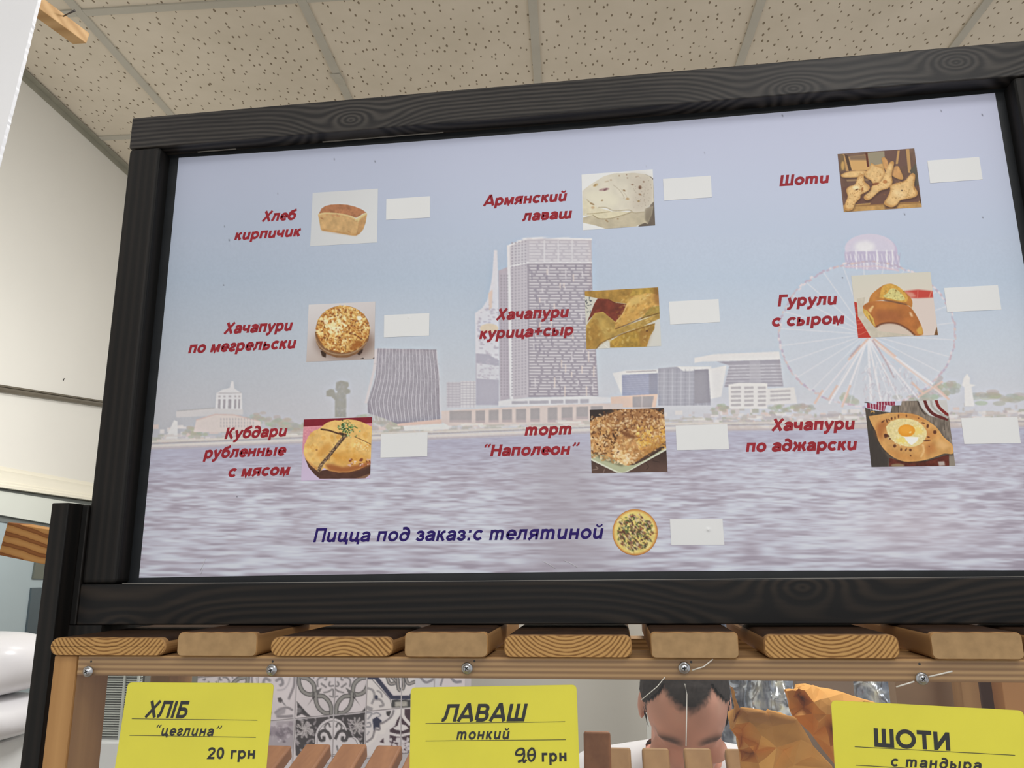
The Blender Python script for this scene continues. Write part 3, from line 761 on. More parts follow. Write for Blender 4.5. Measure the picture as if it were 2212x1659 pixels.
# podium and shore buildings
SP(c2([(185, 372), (950, 330), (1540, 312), (1540, 440), (1290, 470), (240, 482), (185, 455)]), (208, 196, 193))
SP(c2([(610, 300), (700, 285), (1290, 258), (1360, 268), (1480, 272), (1480, 308), (950, 332), (610, 338)]), (213, 212, 216))
for x0, x1 in ((710, 830), (840, 985), (1000, 1095), (1110, 1205), (1220, 1285)): SP(c2([(x0, 300 - (x0 - 700) * .03), (x1, 298 - (x0 - 700) * .03), (x1, 318 - (x0 - 700) * .01), (x0, 322 - (x0 - 700) * .01)]), (181, 178, 186))
for (a, b, c, d) in ((245, 372, 410, 458), (440, 370, 510, 462), (540, 366, 612, 458), (637, 362, 712, 457), (742, 358, 818, 457), (848, 353, 920, 452), (978, 347, 1050, 457), (1082, 345, 1165, 442), (1192, 342, 1280, 432), (1300, 338, 1390, 430)):
    SP(c2([(a, b), (c, b - 3), (c, d), (a, d)]), (172, 166, 168)); SP(c2([(a, d - 18), (c, d - 20), (c, d), (a, d)]), (188, 176, 178), .8)
SP(c2([(1462, 90), (1565, 70), (1800, 62), (1945, 40), (2200, 40), (2200, 75), (1535, 100), (1535, 260)]), (217, 217, 219))
SP(c2([(1532, 104), (1800, 90), (1800, 252), (1535, 258)]), (160, 163, 184))
for j in range(9): SL(c2([(1535, 118 + j * 16), (1800, 106 + j * 16)]), 1.2, (184, 186, 202), .7)
SL(c2([(1565, 82), (1790, 72)]), 2.0, (168, 164, 172)); SP(c2([(1735, 94), (1800, 90), (1800, 252), (1735, 254)]), (150, 150, 164), .7)
SP(c2([(1450, 268), (1590, 258), (1800, 246), (1785, 345), (1540, 345), (1540, 318), (1450, 318)]), (216, 194, 183))
SP(c2([(1612, 265), (1772, 260), (1755, 345), (1612, 345)]), (171, 165, 168)); SL(c2([(1682, 262), (1682, 345)]), 1.5, (204, 196, 196))
SP(c2([(1802, 55), (1945, 42), (1990, 75), (2195, 70), (2195, 330), (1802, 332)]), (170, 170, 181))
for i in range(12): SL(c2([(1815 + i * 32, 60), (1812 + i * 32, 330)]), 1.6, (196, 196, 205) if i % 2 else (154, 153, 166), .7)
for j in range(8): SL(c2([(1802, 90 + j * 32), (2195, 96 + j * 30)]), 1.0, (198, 198, 206), .5)
SP(c3([(0, 165), (130, 140), (570, 122), (578, 178), (50, 190), (0, 200)]), (219, 218, 219))
SP(c3([(150, 190), (575, 176), (597, 356), (200, 360), (235, 215)]), (170, 167, 177))
for j in range(7): SL(c3([(205, 218 + j * 21), (590, 208 + j * 22)]), 1.7, (205, 204, 211), .85)
SP(c3([(370, 185), (440, 182), (450, 340), (370, 342)]), (186, 184, 192), .6)
SP(c3([(0, 245), (95, 240), (108, 465), (0, 470)]), (158, 156, 166)); SP(c3([(95, 240), (215, 215), (180, 425), (108, 440)]), (219, 218, 219))
SP(c3([(228, 345), (300, 332), (490, 335), (490, 505), (235, 505)]), (219, 217, 217)); SP(c3([(488, 372), (670, 362), (690, 470), (490, 480)]), (216, 214, 214))
for j in range(5):
    for i in range(3): SP(c3([(245 + i * 90, 358 + j * 29), (312 + i * 84, 356 + j * 29), (312 + i * 84, 372 + j * 29), (245 + i * 90, 374 + j * 29)]), (181, 177, 181), .8)
    if j < 3: SP(c3([(508, 385 + j * 28), (645, 378 + j * 28), (645, 392 + j * 28), (508, 400 + j * 28)]), (184, 180, 184), .8)
# the ball pavilion and the big wheel
bx, by = 1882 - OX, 545 - OY
S.ell(bx, by, 57, 38 + 1, (193, 186, 208)); S.ell(bx - 3, by - 8, 54, 32, (205, 200, 216)); S.ell(bx - 14, by - 12, 22, 13, (226, 224, 228), .9, soft=4)
SP(cW([(785, 190), (820, 180), (1100, 180), (1128, 215), (1120, 300), (790, 285)]), (190, 182, 204), .85)
for i in range(14):
    x = 795 + i * 24; SL(cW([(x, 195), (x + 22, 285)]), 1.8, (218, 214, 224), .8); SL(cW([(x + 24, 190), (x, 285)]), 1.2, (171, 163, 188), .7)
for x in (855, 920, 985, 1045, 1080): SL(cW([(x, 175), (x + 4, 290)]), 2.6, (226, 224, 230), .9)
SL(cW([(785, 275), (990, 272), (1120, 300)]), 3, (206, 186, 196), .8)
wx, wy_, wrx, wry = 1873, 722, 190, 156
SP([(wx + wrx * math.cos(a), wy_ + wry * math.sin(a)) for a in np.linspace(0, 6.283, 50)], (211, 212, 220), .22)
for k in range(26):
    a = 2 * math.pi * k / 26 + .08; SL([(wx, wy_), (wx + wrx * math.cos(a), wy_ + wry * math.sin(a))], 1.8, (222, 221, 226), .55)
for k in range(150):
    a0 = 2 * math.pi * k / 150; a1 = a0 + .042 * rg.uniform(.5, 1.05)
    c = [(197, 180, 190), (186, 176, 194), (207, 190, 190), (216, 208, 214)][rg.integers(4)]
    q = rg.uniform(-2, 2)
    SL([(wx + (wrx + q) * math.cos(a0), wy_ + (wry + q) * math.sin(a0)), (wx + (wrx + q) * math.cos(a1), wy_ + (wry + q) * math.sin(a1))], rg.uniform(2.5, 5), c, .85)
hub = (930, 715)
for (tx, ty, w, c) in ((600, 1120, 3.2, (216, 214, 220)), (690, 1120, 4, (222, 220, 224)), (770, 1130, 4, (222, 220, 224)), (1330, 1000, 5, (222, 221, 225)), (1420, 1090, 4, (217, 204, 200)), (1240, 1090, 4, (219, 217, 222)), (1120, 1090, 3, (221, 220, 224)), (950, 1100, 4, (221, 220, 224)), (1010, 1100, 4, (221, 220, 224))):
    SL(cW([hub, (tx, ty)]), w, c, .9)
for seg in ([(930, 720), (810, 850)], [(965, 720), (1100, 830)], [(740, 1010), (690, 1090)], [(820, 1010), (770, 1140)], [(650, 1040), (600, 1120)], [(1200, 990), (1270, 1060)], [(1340, 1010), (1430, 1095)], [(1240, 1080), (1390, 985)]): SL(cW(seg), 4.5, (214, 190, 180), .85)
for seg in ([(960, 730), (1040, 860)], [(880, 760), (820, 830)], [(1040, 860), (1090, 960)]): SL(cW(seg), 3.5, (186, 172, 178), .8)
for i in range(150):
    x, y = rg.uniform(905, 1270), rg.uniform(840, 1095)
    if x > 940 + (y - 700) * .9 + 60: continue
    SL(cW([(x, y), (x + rg.uniform(-26, 26), y + rg.uniform(10, 44))]), 1.5, [(222, 221, 226), (188, 182, 192), (204, 196, 202)][rg.integers(3)], .7)
# lighthouse, boats, quay
SP(c3([(1808, 300), (1830, 270), (1850, 300), (1848, 340), (1880, 345), (1885, 350), (1860, 360), (1880, 490), (1815, 490), (1812, 360), (1795, 350)]), (221, 220, 220))
for i in range(120):
    x = rg.uniform(1560, 2225); y = water_y(x) - rg.uniform(16, 38); w = rg.uniform(8, 40)
    SP([(x, y), (x + w, y), (x + w * .85, y + 6), (x + 3, y + 6)], [(221, 219, 218), (214, 211, 211), (184, 178, 182), (198, 190, 188)][rg.integers(4)], .75)
for i in range(90):
    x = rg.uniform(330, 1500); y = water_y(x) - rg.uniform(17, 32); w = rg.uniform(14, 60)
    SP([(x, y), (x + w, y - 1), (x + w, y + 3), (x, y + 4)], [(220, 218, 214), (206, 201, 200), (188, 184, 178)][rg.integers(3)], .7)
xs = np.linspace(320, 2260, 60)
for off, w, c in ((-17, 4, (209, 203, 198)), (-13, 2.4, (176, 169, 172)), (-8, 5, (212, 206, 203)), (-3.5, 3, (196, 188, 190)), (-1, 2, (180, 174, 184))):
    SL([(x, water_y(x) + off) for x in xs], w, c, .9)
for i in range(60):
    x = rg.uniform(1560, 2225); SP([(x, water_y(x) - 12), (x + rg.uniform(8, 40), water_y(x) - 12), (x + 30, water_y(x) - 2), (x, water_y(x) - 2)], (196, 186, 184), .35)
city = blur(S.A, .65)
city = city + .6 * (city - blur(city, 7.0))
city = city * .95 + np.array([206, 206, 213]) * .05 + ((vnoise(S.H, S.W, 3.2, 44) - .5) * 4)[..., None]
cm = np.clip((PY - 500) / 20, 0, 1)[..., None]; S.A = city * cm + S.A * (1 - cm)
# water
wm = np.clip((PY - water_y(PX)) / 1.5, 0, 1)
dep = np.clip((PY - 940) / 300, 0, 1)
n1 = vn2(S.H, S.W, 2.6, 22, 1) * .55 + vn2(S.H, S.W, 1.6, 11, 4) * .45
n2 = vn2(S.H, S.W, 4.2, 40, 2) * .55 + vn2(S.H, S.W, 2.2, 20, 3) * .45
n3 = vn2(S.H, S.W, 6.8, 66, 8) * .55 + vn2(S.H, S.W, 3.4, 34, 9) * .45
wa = np.where(dep < .45, n1 + (n2 - n1) * np.clip(dep / .45, 0, 1), n2 + (n3 - n2) * np.clip((dep - .45) / .55, 0, 1))
big = fbm(S.H, S.W, 240, 12, 2)
wf = (wa - .5) * (1.5 + .5 * dep) * 1.0 + .5 + (big - .5) * .45
wc = S.field(wf, [(.05, (160, 152, 166)), (.36, (180, 175, 188)), (.55, (190, 189, 203)), (.75, (200, 203, 216)), (.98, (209, 213, 223))])
far = np.clip(1 - (PY - water_y(PX)) / 85, 0, 1)[..., None]
wc = wc * (1 - .75 * far) + np.array([175, 175, 196]) * .75 * far
tow = np.exp(-((PX - 1210 - (PY - 950) * .12) / 95) ** 2)[..., None] * np.clip((PY - 940) / 60, 0, 1)[..., None]
wc = wc * (1 - .62 * tow) + np.array([166, 160, 170]) * .62 * tow
pk = np.exp(-((PX - 1960) / 150) ** 2 - ((PY - 1140) / 60) ** 2)[..., None]
wc = wc * (1 - .4 * pk) + np.array([212, 206, 214]) * .4 * pk
S.A = S.A * (1 - wm[..., None]) + wc * wm[..., None]
for (x, y) in [(722, 343), (810, 348), (1522, 332), (485, 488), (483, 616), (495, 519), (1396, 358), (1954, 462), (2033, 239), (2122, 248), (2123, 470), (600, 420), (512, 1073), (1820, 600), (1690, 250), (560, 700)]:
    S.ell(x - OX, y - OY, 1.5, 1.3, (70, 70, 82), .75)

# sheet: slightly bowed edges, as it hangs in the frame
PL = onY(386, 342, D + T)[0]; PRX = onY(2149.2, 200.7, D + T)[0]
def edge_fit(pts): 
    q = np.array([onY(x, y, D + T) for x, y in pts]); return np.polyfit(q[:, 0], q[:, 2], 2)
ftop = edge_fit([(386, 341), (1300, 274.6), (2149.2, 200.7)]); fbot = edge_fit([(310, 1248), (1250, 1235.5), (2212, 1232)])
NXP = 1240
gx = np.linspace(PL, PRX, NXP)
zt = np.polyval(ftop, gx); zb = np.polyval(fbot, gx)
vv = np.concatenate([np.linspace(0, .27, 60, endpoint=False), np.linspace(.27, .78, 350, endpoint=False), np.linspace(.78, 1, 130)])[:, None]; NYP = len(vv)
PP = np.zeros((NYP, NXP, 3)); PP[..., 0] = gx; PP[..., 1] = D + T; PP[..., 2] = zt * (1 - vv) + zb * vv
ppx, ppy = project(PP)
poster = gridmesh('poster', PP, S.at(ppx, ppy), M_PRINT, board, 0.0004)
tag(poster, 'pale poster of a harbour city skyline above rippled water')
OUT = (0, -1, 0)
def px2poster(x, y, d=0.0): return onY(x, y, D + T - d)
# lettering
UP = (0, 0, 1)
texts = [('Хлеб', 565, 478.7, 639, 474.5, 22), ('кирпичик', 505.7, 518.8, 648, 510, 22), ('Хачапури', 482.6, 721.6, 629.4, 714, 24), ('по мегрельски', 406, 763.4, 636.9, 752.3, 24),
 ('Кубдари', 484.7, 948.4, 617.5, 942.4, 24.5), ('рубленные', 441, 990.5, 617.5, 983.6, 24.5), ('с мясом', 492.8, 1030.4, 623.5, 1026, 24.5),
 ('Армянский', 1043, 445.6, 1222.8, 434, 22.5), ('лаваш', 1128, 477.6, 1233.3, 471.5, 22.5), ('Хачапури', 1071, 691.6, 1227, 685, 24), ('курица+сыр', 1035, 732.6, 1239, 723.5, 24),
 ('торт', 1133, 941, 1232.7, 938.6, 25), ('“Наполеон”', 1058.6, 985.6, 1229, 982, 25), ('Шоти', 1683.5, 401.7, 1789.7, 395.2, 23), ('Гурули', 1680, 662.5, 1806.9, 657.6, 25), ('с сыром', 1668, 705.4, 1822, 699.5, 25),
 ('Хачапури', 1666, 930.9, 1845.4, 927.4, 26), ('по аджарски', 1611, 976.3, 1850, 971.8, 26), ('Пицца под заказ:с телятиной', 676.3, 1171.5, 1301, 1163.8, 30)]
for (tx, xa, ya, xb, yb, cp) in texts:
    A, B = px2poster(xa, ya, .00006), px2poster(xb, yb, .00006)
    h = np.linalg.norm(px2poster(xa, ya) - px2poster(xa, ya - cp))
    last = tx.startswith('Пицца')
    o = text_mesh('lettering', tx, A, B, h, UP, OUT, M_VIOLET if last else M_RED, poster, 0.21, 0.138 if last else 0.174)
    tag(o, ('violet' if last else 'red') + ' italic lettering reading ' + tx)
# white blank price stickers
prices = {'loaf': [(834.6, 429.9), (929.3, 423.8), (929, 469.7), (833.9, 474.8)], 'round pie': [(829.8, 680.6), (927.6, 676.3), (926.9, 724.8), (829.2, 728.8)],
 'meat pie': [(822.8, 937.9), (923.7, 933.5), (923, 985.6), (821.7, 988.8)], 'flatbread': [(1432.1, 386.5), (1535.4, 379.4), (1538, 426), (1434.6, 433.5)],
 'pastry': [(1444.8, 651.5), (1552.2, 646), (1555.5, 695.5), (1447.7, 701)], 'cake': [(1459.3, 919.2), (1570.9, 916.4), (1575.1, 970.4), (1462.1, 972.5)],
 'pointed bread': [(2003.1, 347), (2115.2, 339.1), (2122.8, 387.3), (2009.5, 395.6)], 'crescent pie': [(2039.2, 622), (2155.6, 615.8), (2163.4, 668.7), (2046.2, 674.1)],
 'egg pie': [(2075.9, 903.2), (2197.8, 900.4), (2205.1, 957.2), (2083.2, 959.2)], 'pizza': [(1446.9, 1121.1), (1560.7, 1120.3), (1564.8, 1177), (1450.1, 1177.4)]}
bumps = {'pizza': [(.72, .42, .0016, .035)], 'round pie': [(.55, .16, .0009, .02)], 'meat pie': [(.76, .02, .0008, .02)]}
def quad_grid(q, nx, ny, d):
    TL, TR, BR, BL = [px2poster(x, y, d) for x, y in q]
    u = np.linspace(0, 1, nx)[None, :, None]; v = np.linspace(0, 1, ny)[:, None, None]
    return (TL * (1 - u) + TR * u) * (1 - v) + (BL * (1 - u) + BR * u) * v
for nm, q in prices.items():
    n = (48, 24) if nm in bumps else (4, 3)
    P = quad_grid(q, n[0], n[1], .0003)
    for (bu, bv, hh, rr) in bumps.get(nm, []):
        u = np.linspace(0, 1, n[0])[None]; v = np.linspace(0, 1, n[1])[:, None]
        d2 = (u - bu) ** 2 * 4 + (v - bv) ** 2
        P[..., 1] -= hh * np.exp(-d2 / rr ** 2 / 2.0)
    o = gridmesh('price_sticker', P, np.full((*P.shape[:2], 3), 225.0), M_PATCH, poster, 0.0 if nm in bumps else .0002)
    if nm in bumps: o.data.polygons.foreach_set('use_smooth', [True] * len(o.data.polygons))
    tag(o, 'blank white sticker beside the ' + nm + ' picture')
# short bright scratches at the poster's lower edge
for (a, b) in (((433, 1232), (444, 1206)), ((1172, 1212), (1200, 1228)), ((1218, 1210), (1248, 1226)), ((434, 1240), (438, 1226))):
    A, B = px2poster(*a, .0003), px2poster(*b, .0003)
    tube('scratch', [A, (A + B) / 2 + np.array([.0004, 0, .0003]), B], .00018, M_PATCH, poster, 5)
# ------------------------------------------------------------------ the food pictures printed on the poster
def picture(cv, quad, label, n=1.05, soft=0.42):
    cv.soften(soft * cv.sc); cv.A = np.clip(cv.A + .28 * (cv.A - blur(cv.A, 3.0)), 0, 255)
    q = np.array(quad); w = np.hypot(*(q[1] - q[0])); h = np.hypot(*(q[3] - q[0]))
    P = quad_grid(quad, int(w * n), int(h * n), .0002)
    X, Y = project(P)
    o = gridmesh('food_picture', P, cv.at(X, Y), M_PRINT, poster, .00015)
    return tag(o, label)
# loaf
c = Cv(640, 380, 6.9125, 1300, 1150, bg=(206, 208, 210))
c.A[:] = c.field(c.xx + c.yy * .2, [(200, (200, 203, 206)), (800, (207, 208, 209)), (1300, (211, 213, 214))])
c.poly([(325, 585), (345, 555), (470, 548), (640, 560), (760, 585), (850, 615), (905, 655), (1000, 590), (1055, 560), (1057, 575), (1035, 700), (1000, 800), (950, 860), (890, 893), (840, 893), (600, 850), (385, 815), (362, 790), (345, 680)], (197, 161, 112), noise=(.14, 70, 3))
c.poly([(930, 700), (960, 620), (1050, 565), (1035, 700), (1000, 800), (950, 860), (890, 893), (915, 800)], (186, 146, 100), noise=(.12, 50, 5))
c.poly([(370, 790), (600, 830), (850, 870), (950, 850), (890, 893), (600, 852), (385, 815)], (176, 128, 78), .8, soft=14)
c.poly([(340, 560), (375, 490), (430, 450), (520, 428), (640, 423), (760, 430), (880, 460), (980, 500), (1045, 545), (985, 570), (935, 605), (890, 625), (800, 592), (640, 562), (470, 550)], (168, 115, 82), noise=(.16, 60, 7))
c.spots(26, (430, 480, 900, 600), 10, 24, [(188, 130, 92), (150, 98, 70), (196, 138, 96)], 5, .45, 1.6)
c.curve([(330, 580), (400, 560), (470, 556), (640, 568), (780, 596), (860, 632), (905, 668), (960, 616), (1050, 560)], 20, (212, 190, 138), .85, soft=4)
c.poly([(880, 640), (1000, 570), (1050, 548), (1050, 575), (960, 640), (915, 700)], (212, 193, 140), .8, soft=6)
c.ell(385, 635, 30, 10, (150, 100, 62), .7, .5, soft=5); c.ell(905, 675, 16, 8, (150, 108, 70), .6, soft=4); c.ell(790, 835, 30, 9, (160, 112, 70), .6, .4, soft=5)
picture(c, [(675.4, 416.6), (816.5, 407.5), (814.3, 523.7), (670, 531.9)], 'picture of a golden tin loaf on white')
# round khachapuri
c = Cv(640, 630, 6.9125, 1250, 1100, bg=(206, 198, 196))
c.A[:] = c.field(c.xx * .3 + c.yy, [(150, (214, 211, 211)), (600, (204, 198, 198)), (900, (196, 186, 182)), (1100, (188, 176, 170))])
c.ell(720, 760, 440, 250, (120, 96, 84), .75, soft=50)
c.poly([(360, 880), (450, 900), (440, 985), (385, 965)], (62, 44, 32), soft=4); c.poly([(910, 930), (930, 880), (1000, 850), (985, 910), (940, 950)], (62, 44, 34), soft=4)
c.poly([(278, 600), (300, 760), (350, 850), (450, 930), (600, 985), (760, 985), (900, 930), (1010, 830), (1080, 720), (1100, 560), (690, 500)], (128, 92, 62), noise=(.1, 60, 2))
c.curve([(285, 690), (340, 800), (450, 890), (620, 940), (800, 925), (940, 855), (1050, 750)], 14, (176, 152, 122), .8, soft=4)
ins = lambda x, y: ((x - 695) / 398) ** 2 + ((y - 562) / 350) ** 2 < .97
c.ell(695, 562, 402, 354, (146, 92, 44)); c.ell(695, 556, 392, 344, (206, 160, 92), noise=(.2, 40, 5))
c.spots(330, (300, 215, 1090, 910), 10, 27, [(232, 205, 140), (224, 190, 118), (240, 222, 172), (196, 140, 70)], 1, .75, 1.3, inside=ins)
c.spots(330, (300, 215, 1090, 910), 7, 17, [(146, 84, 38), (160, 96, 44), (120, 70, 40), (176, 112, 52)], 2, .75, 1.4, inside=ins)
c.spots(60, (430, 370, 760, 640), 12, 26, [(244, 232, 192), (238, 222, 170)], 3, .8, 1.2, inside=ins)
c.poly([(870, 760), (900, 725), (1010, 745), (985, 800), (900, 860), (790, 880), (820, 800)], (150, 88, 36), .85, soft=12)
c.poly([(905, 365), (965, 360), (985, 395), (960, 430), (915, 425)], (248, 244, 222), .9, soft=5)
c.curve([(870, 640), (940, 680), (1000, 720)], 8, (84, 52, 28), .8); c.curve([(735, 790), (738, 890)], 7, (96, 60, 30), .8)
c.poly([(950, 1005), (1000, 985), (1015, 1005)], (70, 60, 58)); c.poly([(1140, 1000), (1165, 975), (1170, 1005)], (60, 52, 50))
picture(c, [(666.8, 658.2), (810.7, 651.4), (808.5, 775.8), (661.7, 781.6)], 'picture of a round speckled cheese pie on white')
# meat pie with parsley
c = Cv(630, 880, 6.9125, 1260, 1140, bg=(206, 194, 212))
c.A[:] = c.field(c.yy, [(250, (214, 142, 152)), (600, (206, 140, 158)), (730, (196, 178, 204)), (1100, (202, 186, 212))])
c.poly([(100, 100), (1260, 100), (1260, 232), (170, 288)], (126, 32, 46), noise=(.06, 60, 2))
c.spots(80, (170, 290, 420, 560), 8, 18, [(224, 158, 164), (204, 128, 140)], 2, .5)
c.poly([(200, 760), (250, 890), (340, 1000), (420, 1066), (1000, 1062), (1100, 1056), (1180, 990), (1180, 850), (700, 900), (400, 950)], (82, 54, 44), noise=(.15, 90, 5))
c.poly([(960, 1060), (1180, 985), (1180, 1000), (1100, 1058)], (150, 112, 84), .7)
out = [(435, 300), (520, 230), (640, 192), (720, 197), (830, 178), (960, 190), (1080, 230), (1200, 290), (1200, 820), (1120, 870), (1000, 930), (860, 968), (700, 972), (560, 945), (480, 905), (415, 972), (380, 945), (290, 870), (215, 780), (175, 680), (190, 560), (250, 430), (330, 350), (400, 325)]
c.poly(out, (226, 184, 112), noise=(.12, 70, 9))
c.spots(70, (240, 400, 1180, 800), 16, 44, [(214, 158, 70), (204, 142, 58), (236, 200, 130)], 4, .35)
c.poly([(400, 640), (480, 560), (560, 520), (600, 600), (500, 700), (420, 740), (360, 740)], (200, 138, 60), .6, soft=22)
c.poly([(560, 700), (760, 640), (960, 680), (1180, 740), (1180, 830), (900, 860), (640, 850)], (206, 146, 62), .6, soft=40)
c.poly([(490, 850), (600, 850), (760, 890), (900, 870), (1050, 840), (1200, 790), (1200, 850), (1100, 890), (1000, 930), (860, 968), (700, 972), (560, 945)], (150, 84, 44), .85, soft=16)
c.poly([(180, 700), (240, 790), (330, 870), (400, 900), (385, 945), (290, 870), (215, 780)], (186, 128, 72), .85, soft=12)
c.spots(26, (860, 760, 1180, 870), 8, 22, [(236, 214, 206), (120, 60, 40), (170, 96, 62), (214, 176, 160)], 6, .75, 1.6)
c.spots(40, (930, 480, 1160, 640), 6, 15, [(240, 216, 160), (246, 228, 180)], 8, .5)
c.curve([(435, 326), (560, 345), (690, 388), (800, 412)], 22, (74, 48, 36), .95, soft=3); c.poly([(700, 365), (830, 400), (800, 440), (760, 440)], (66, 42, 34), .9, soft=5)
c.curve([(800, 425), (735, 500), (640, 620), (540, 745), (450, 850), (405, 950)], 48, (126, 100, 74)); 
r9 = np.random.default_rng(9); sl = smooth_pts([(800, 425), (735, 500), (640, 620), (540, 745), (450, 850), (405, 950)], 14)
for p in sl:
    for k in range(3): c.ell(p[0] + r9.normal(0, 14), p[1] + r9.normal(0, 10), 8, 5, [(62, 42, 34), (196, 172, 140), (84, 58, 44)][r9.integers(3)], .8, .9)
c.curve([(810, 425), (745, 510), (650, 630), (560, 750)], 8, (52, 34, 28), .85)
c.curve([(940, 436), (1060, 490), (1185, 552)], 9, (96, 62, 40), .9)
for i in range(110):
    x, y = 830 + r9.normal(0, 70), 310 + r9.normal(0, 55)
    if (x - 830) < -150 or y < 190: continue
    c.ell(x, y, r9.uniform(8, 18), r9.uniform(5, 10), [(58, 96, 48), (96, 140, 82), (44, 70, 40), (150, 182, 140)][r9.integers(4)], .85, r9.uniform(0, 3))
c.ell(372, 635, 16, 12, (140, 90, 50), .8, soft=4)
picture(c, [(656, 906), (804, 900.7), (799.5, 1033.3), (650.3, 1038.4)], 'picture of a sliced golden meat pie with parsley')
# thin flatbread
c = Cv(1240, 350, 6.9125, 1280, 1080, bg=(226, 227, 226))
c.poly([(1060, 180), (1220, 250), (1240, 980), (940, 980), (1040, 880), (1150, 620)], (104, 94, 84), noise=(.12, 80, 3)); c.poly([(1060, 160), (1180, 160), (1182, 245), (1120, 200)], (228, 229, 228))
c.poly([(135, 830), (300, 780), (900, 740), (1180, 660), (1170, 760), (1100, 925), (1060, 905), (930, 960), (700, 990), (480, 998), (330, 950), (135, 905)], (190, 180, 156), noise=(.08, 90, 4))
c.poly([(1060, 700), (1180, 640), (1165, 780), (1100, 925), (1060, 860)], (132, 122, 106), .9, soft=10)
c.poly([(135, 790), (280, 770), (540, 735), (870, 745), (720, 800), (540, 845), (380, 848), (280, 795), (140, 800)], (214, 206, 178), noise=(.05, 60, 5))
c.poly([(130, 500), (330, 640), (360, 680), (560, 735), (300, 772), (180, 772), (135, 800)], (216, 208, 182), noise=(.06, 60, 6))
c.curve([(190, 775), (300, 768), (540, 740)], 9, (150, 134, 98), .8, soft=3); c.curve([(280, 792), (380, 846), (540, 842), (720, 795), (870, 742)], 10, (146, 130, 100), .85, soft=3)
top = [(130, 545), (128, 430), (180, 385), (270, 320), (440, 215), (600, 168), (900, 162), (1060, 182), (1130, 215), (1185, 270), (1190, 590), (1130, 650), (1060, 700), (1050, 748), (900, 762), (820, 722), (690, 738), (600, 730), (480, 684), (355, 684), (300, 645), (215, 600), (160, 560)]
c.poly(top, (212, 206, 190), noise=(.05, 120, 7)); c.poly([(800, 165), (1060, 182), (1185, 270), (1190, 590), (1060, 700), (1050, 748), (900, 762), (830, 640), (900, 400)], (192, 182, 168), .75, soft=60)
c.poly([(140, 460), (330, 420), (600, 470), (680, 560), (600, 700), (480, 684), (300, 640), (180, 570)], (224, 219, 198), .8, soft=40)
c.curve([(360, 680), (480, 680), (600, 728), (820, 718), (900, 758), (1050, 744)], 10, (160, 146, 116), .8, soft=4)
c.curve([(190, 560), (240, 605), (300, 640)], 8, (160, 140, 100), .8, soft=3)
c.curve([(580, 340), (680, 420), (745, 520), (740, 550)], 8, (176, 166, 146), .8, soft=3); c.curve([(760, 560), (790, 520), (700, 400)], 7, (186, 176, 156), .7, soft=3)
for (x, y, a, b, q, col) in ((320, 345, 40, 20, -.5, (188, 164, 118)), (315, 345, 16, 9, -.5, (140, 106, 66)), (450, 410, 80, 20, -.15, (168, 138, 136)), (470, 410, 34, 14, -.5, (120, 84, 90)), (550, 268, 14, 9, 0, (150, 122, 92)), (490, 290, 36, 7, -.2, (182, 164, 136)), (985, 380, 26, 30, 0, (140, 112, 92)), (985, 380, 14, 17, 0, (96, 70, 58)), (1040, 295, 15, 10, 0, (118, 86, 66)), (870, 338, 18, 9, 0, (128, 98, 76)), (785, 190, 9, 11, 0, (146, 120, 98)), (798, 238, 11, 8, 0, (130, 104, 82)), (675, 205, 10, 12, 0, (160, 138, 114)), (750, 425, 22, 10, .5, (130, 98, 64)), (985, 485, 24, 12, .4, (140, 108, 80)), (965, 585, 20, 14, 0, (150, 126, 86)), (800, 550, 26, 16, 0, (176, 144, 98)), (420, 573, 18, 9, -.3, (140, 106, 66)), (655, 850, 14, 10, 0, (140, 108, 72)), (490, 880, 26, 9, .6, (146, 116, 80)), (280, 680, 26, 20, 0, (196, 168, 130)), (945, 215, 26, 8, -.2, (176, 156, 136)), (270, 625, 34, 12, .4, (150, 122, 84))):
    c.ell(x, y, a, b, col, .85, q, soft=4)
c.spots(60, (880, 220, 1170, 680), 4, 10, [(156, 144, 126), (170, 158, 140)], 11, .6)
picture(c, [(1256.2, 377.2), (1410, 365.6), (1415.3, 486.7), (1259.1, 497.3)], 'picture of a folded stack of thin pale flatbread')
# folded pastry
c = Cv(1240, 600, 6.703, 1320, 1090, bg=(204, 202, 190))
c.spots(12, (160, 280, 250, 560), 5, 12, [(96, 100, 104)], 3, .8, 2.2); c.spots(9, (1090, 720, 1250, 1000), 5, 12, [(80, 84, 96)], 4, .8, 2.2)
c.poly([(1240, 540), (1180, 660), (1100, 850), (1060, 990), (1180, 1000), (1270, 990), (1250, 700)], (206, 205, 198))
c.poly([(130, 180), (860, 150), (800, 380), (560, 350), (360, 300), (160, 262)], (172, 134, 66), noise=(.2, 60, 5))
c.poly([(340, 300), (500, 310), (600, 360), (760, 380), (700, 520), (600, 640), (500, 560), (420, 500), (300, 520), (190, 640), (230, 540), (290, 380)], (116, 54, 40), noise=(.25, 60, 6))
c.poly([(180, 690), (300, 510), (420, 490), (500, 560), (600, 640), (620, 740), (1240, 520), (1240, 590), (1000, 700), (700, 800), (400, 940), (320, 1030), (170, 1040)], (176, 144, 76), noise=(.18, 70, 7))
c.poly([(180, 720), (300, 600), (430, 760), (420, 930), (300, 1030), (180, 1040)], (158, 116, 52), .6, soft=30, noise=(.25, 60, 3))
c.poly([(300, 560), (420, 600), (440, 720), (560, 760), (460, 860), (360, 700)], (196, 168, 98), .6, soft=30)
c.poly([(520, 920), (700, 810), (1000, 700), (1170, 660), (1165, 740), (1100, 850), (1050, 1000), (520, 1010)], (172, 138, 62), noise=(.25, 60, 8))
c.poly([(940, 760), (1150, 680), (1100, 850), (1050, 1000), (960, 980)], (150, 106, 56), .6, soft=24)
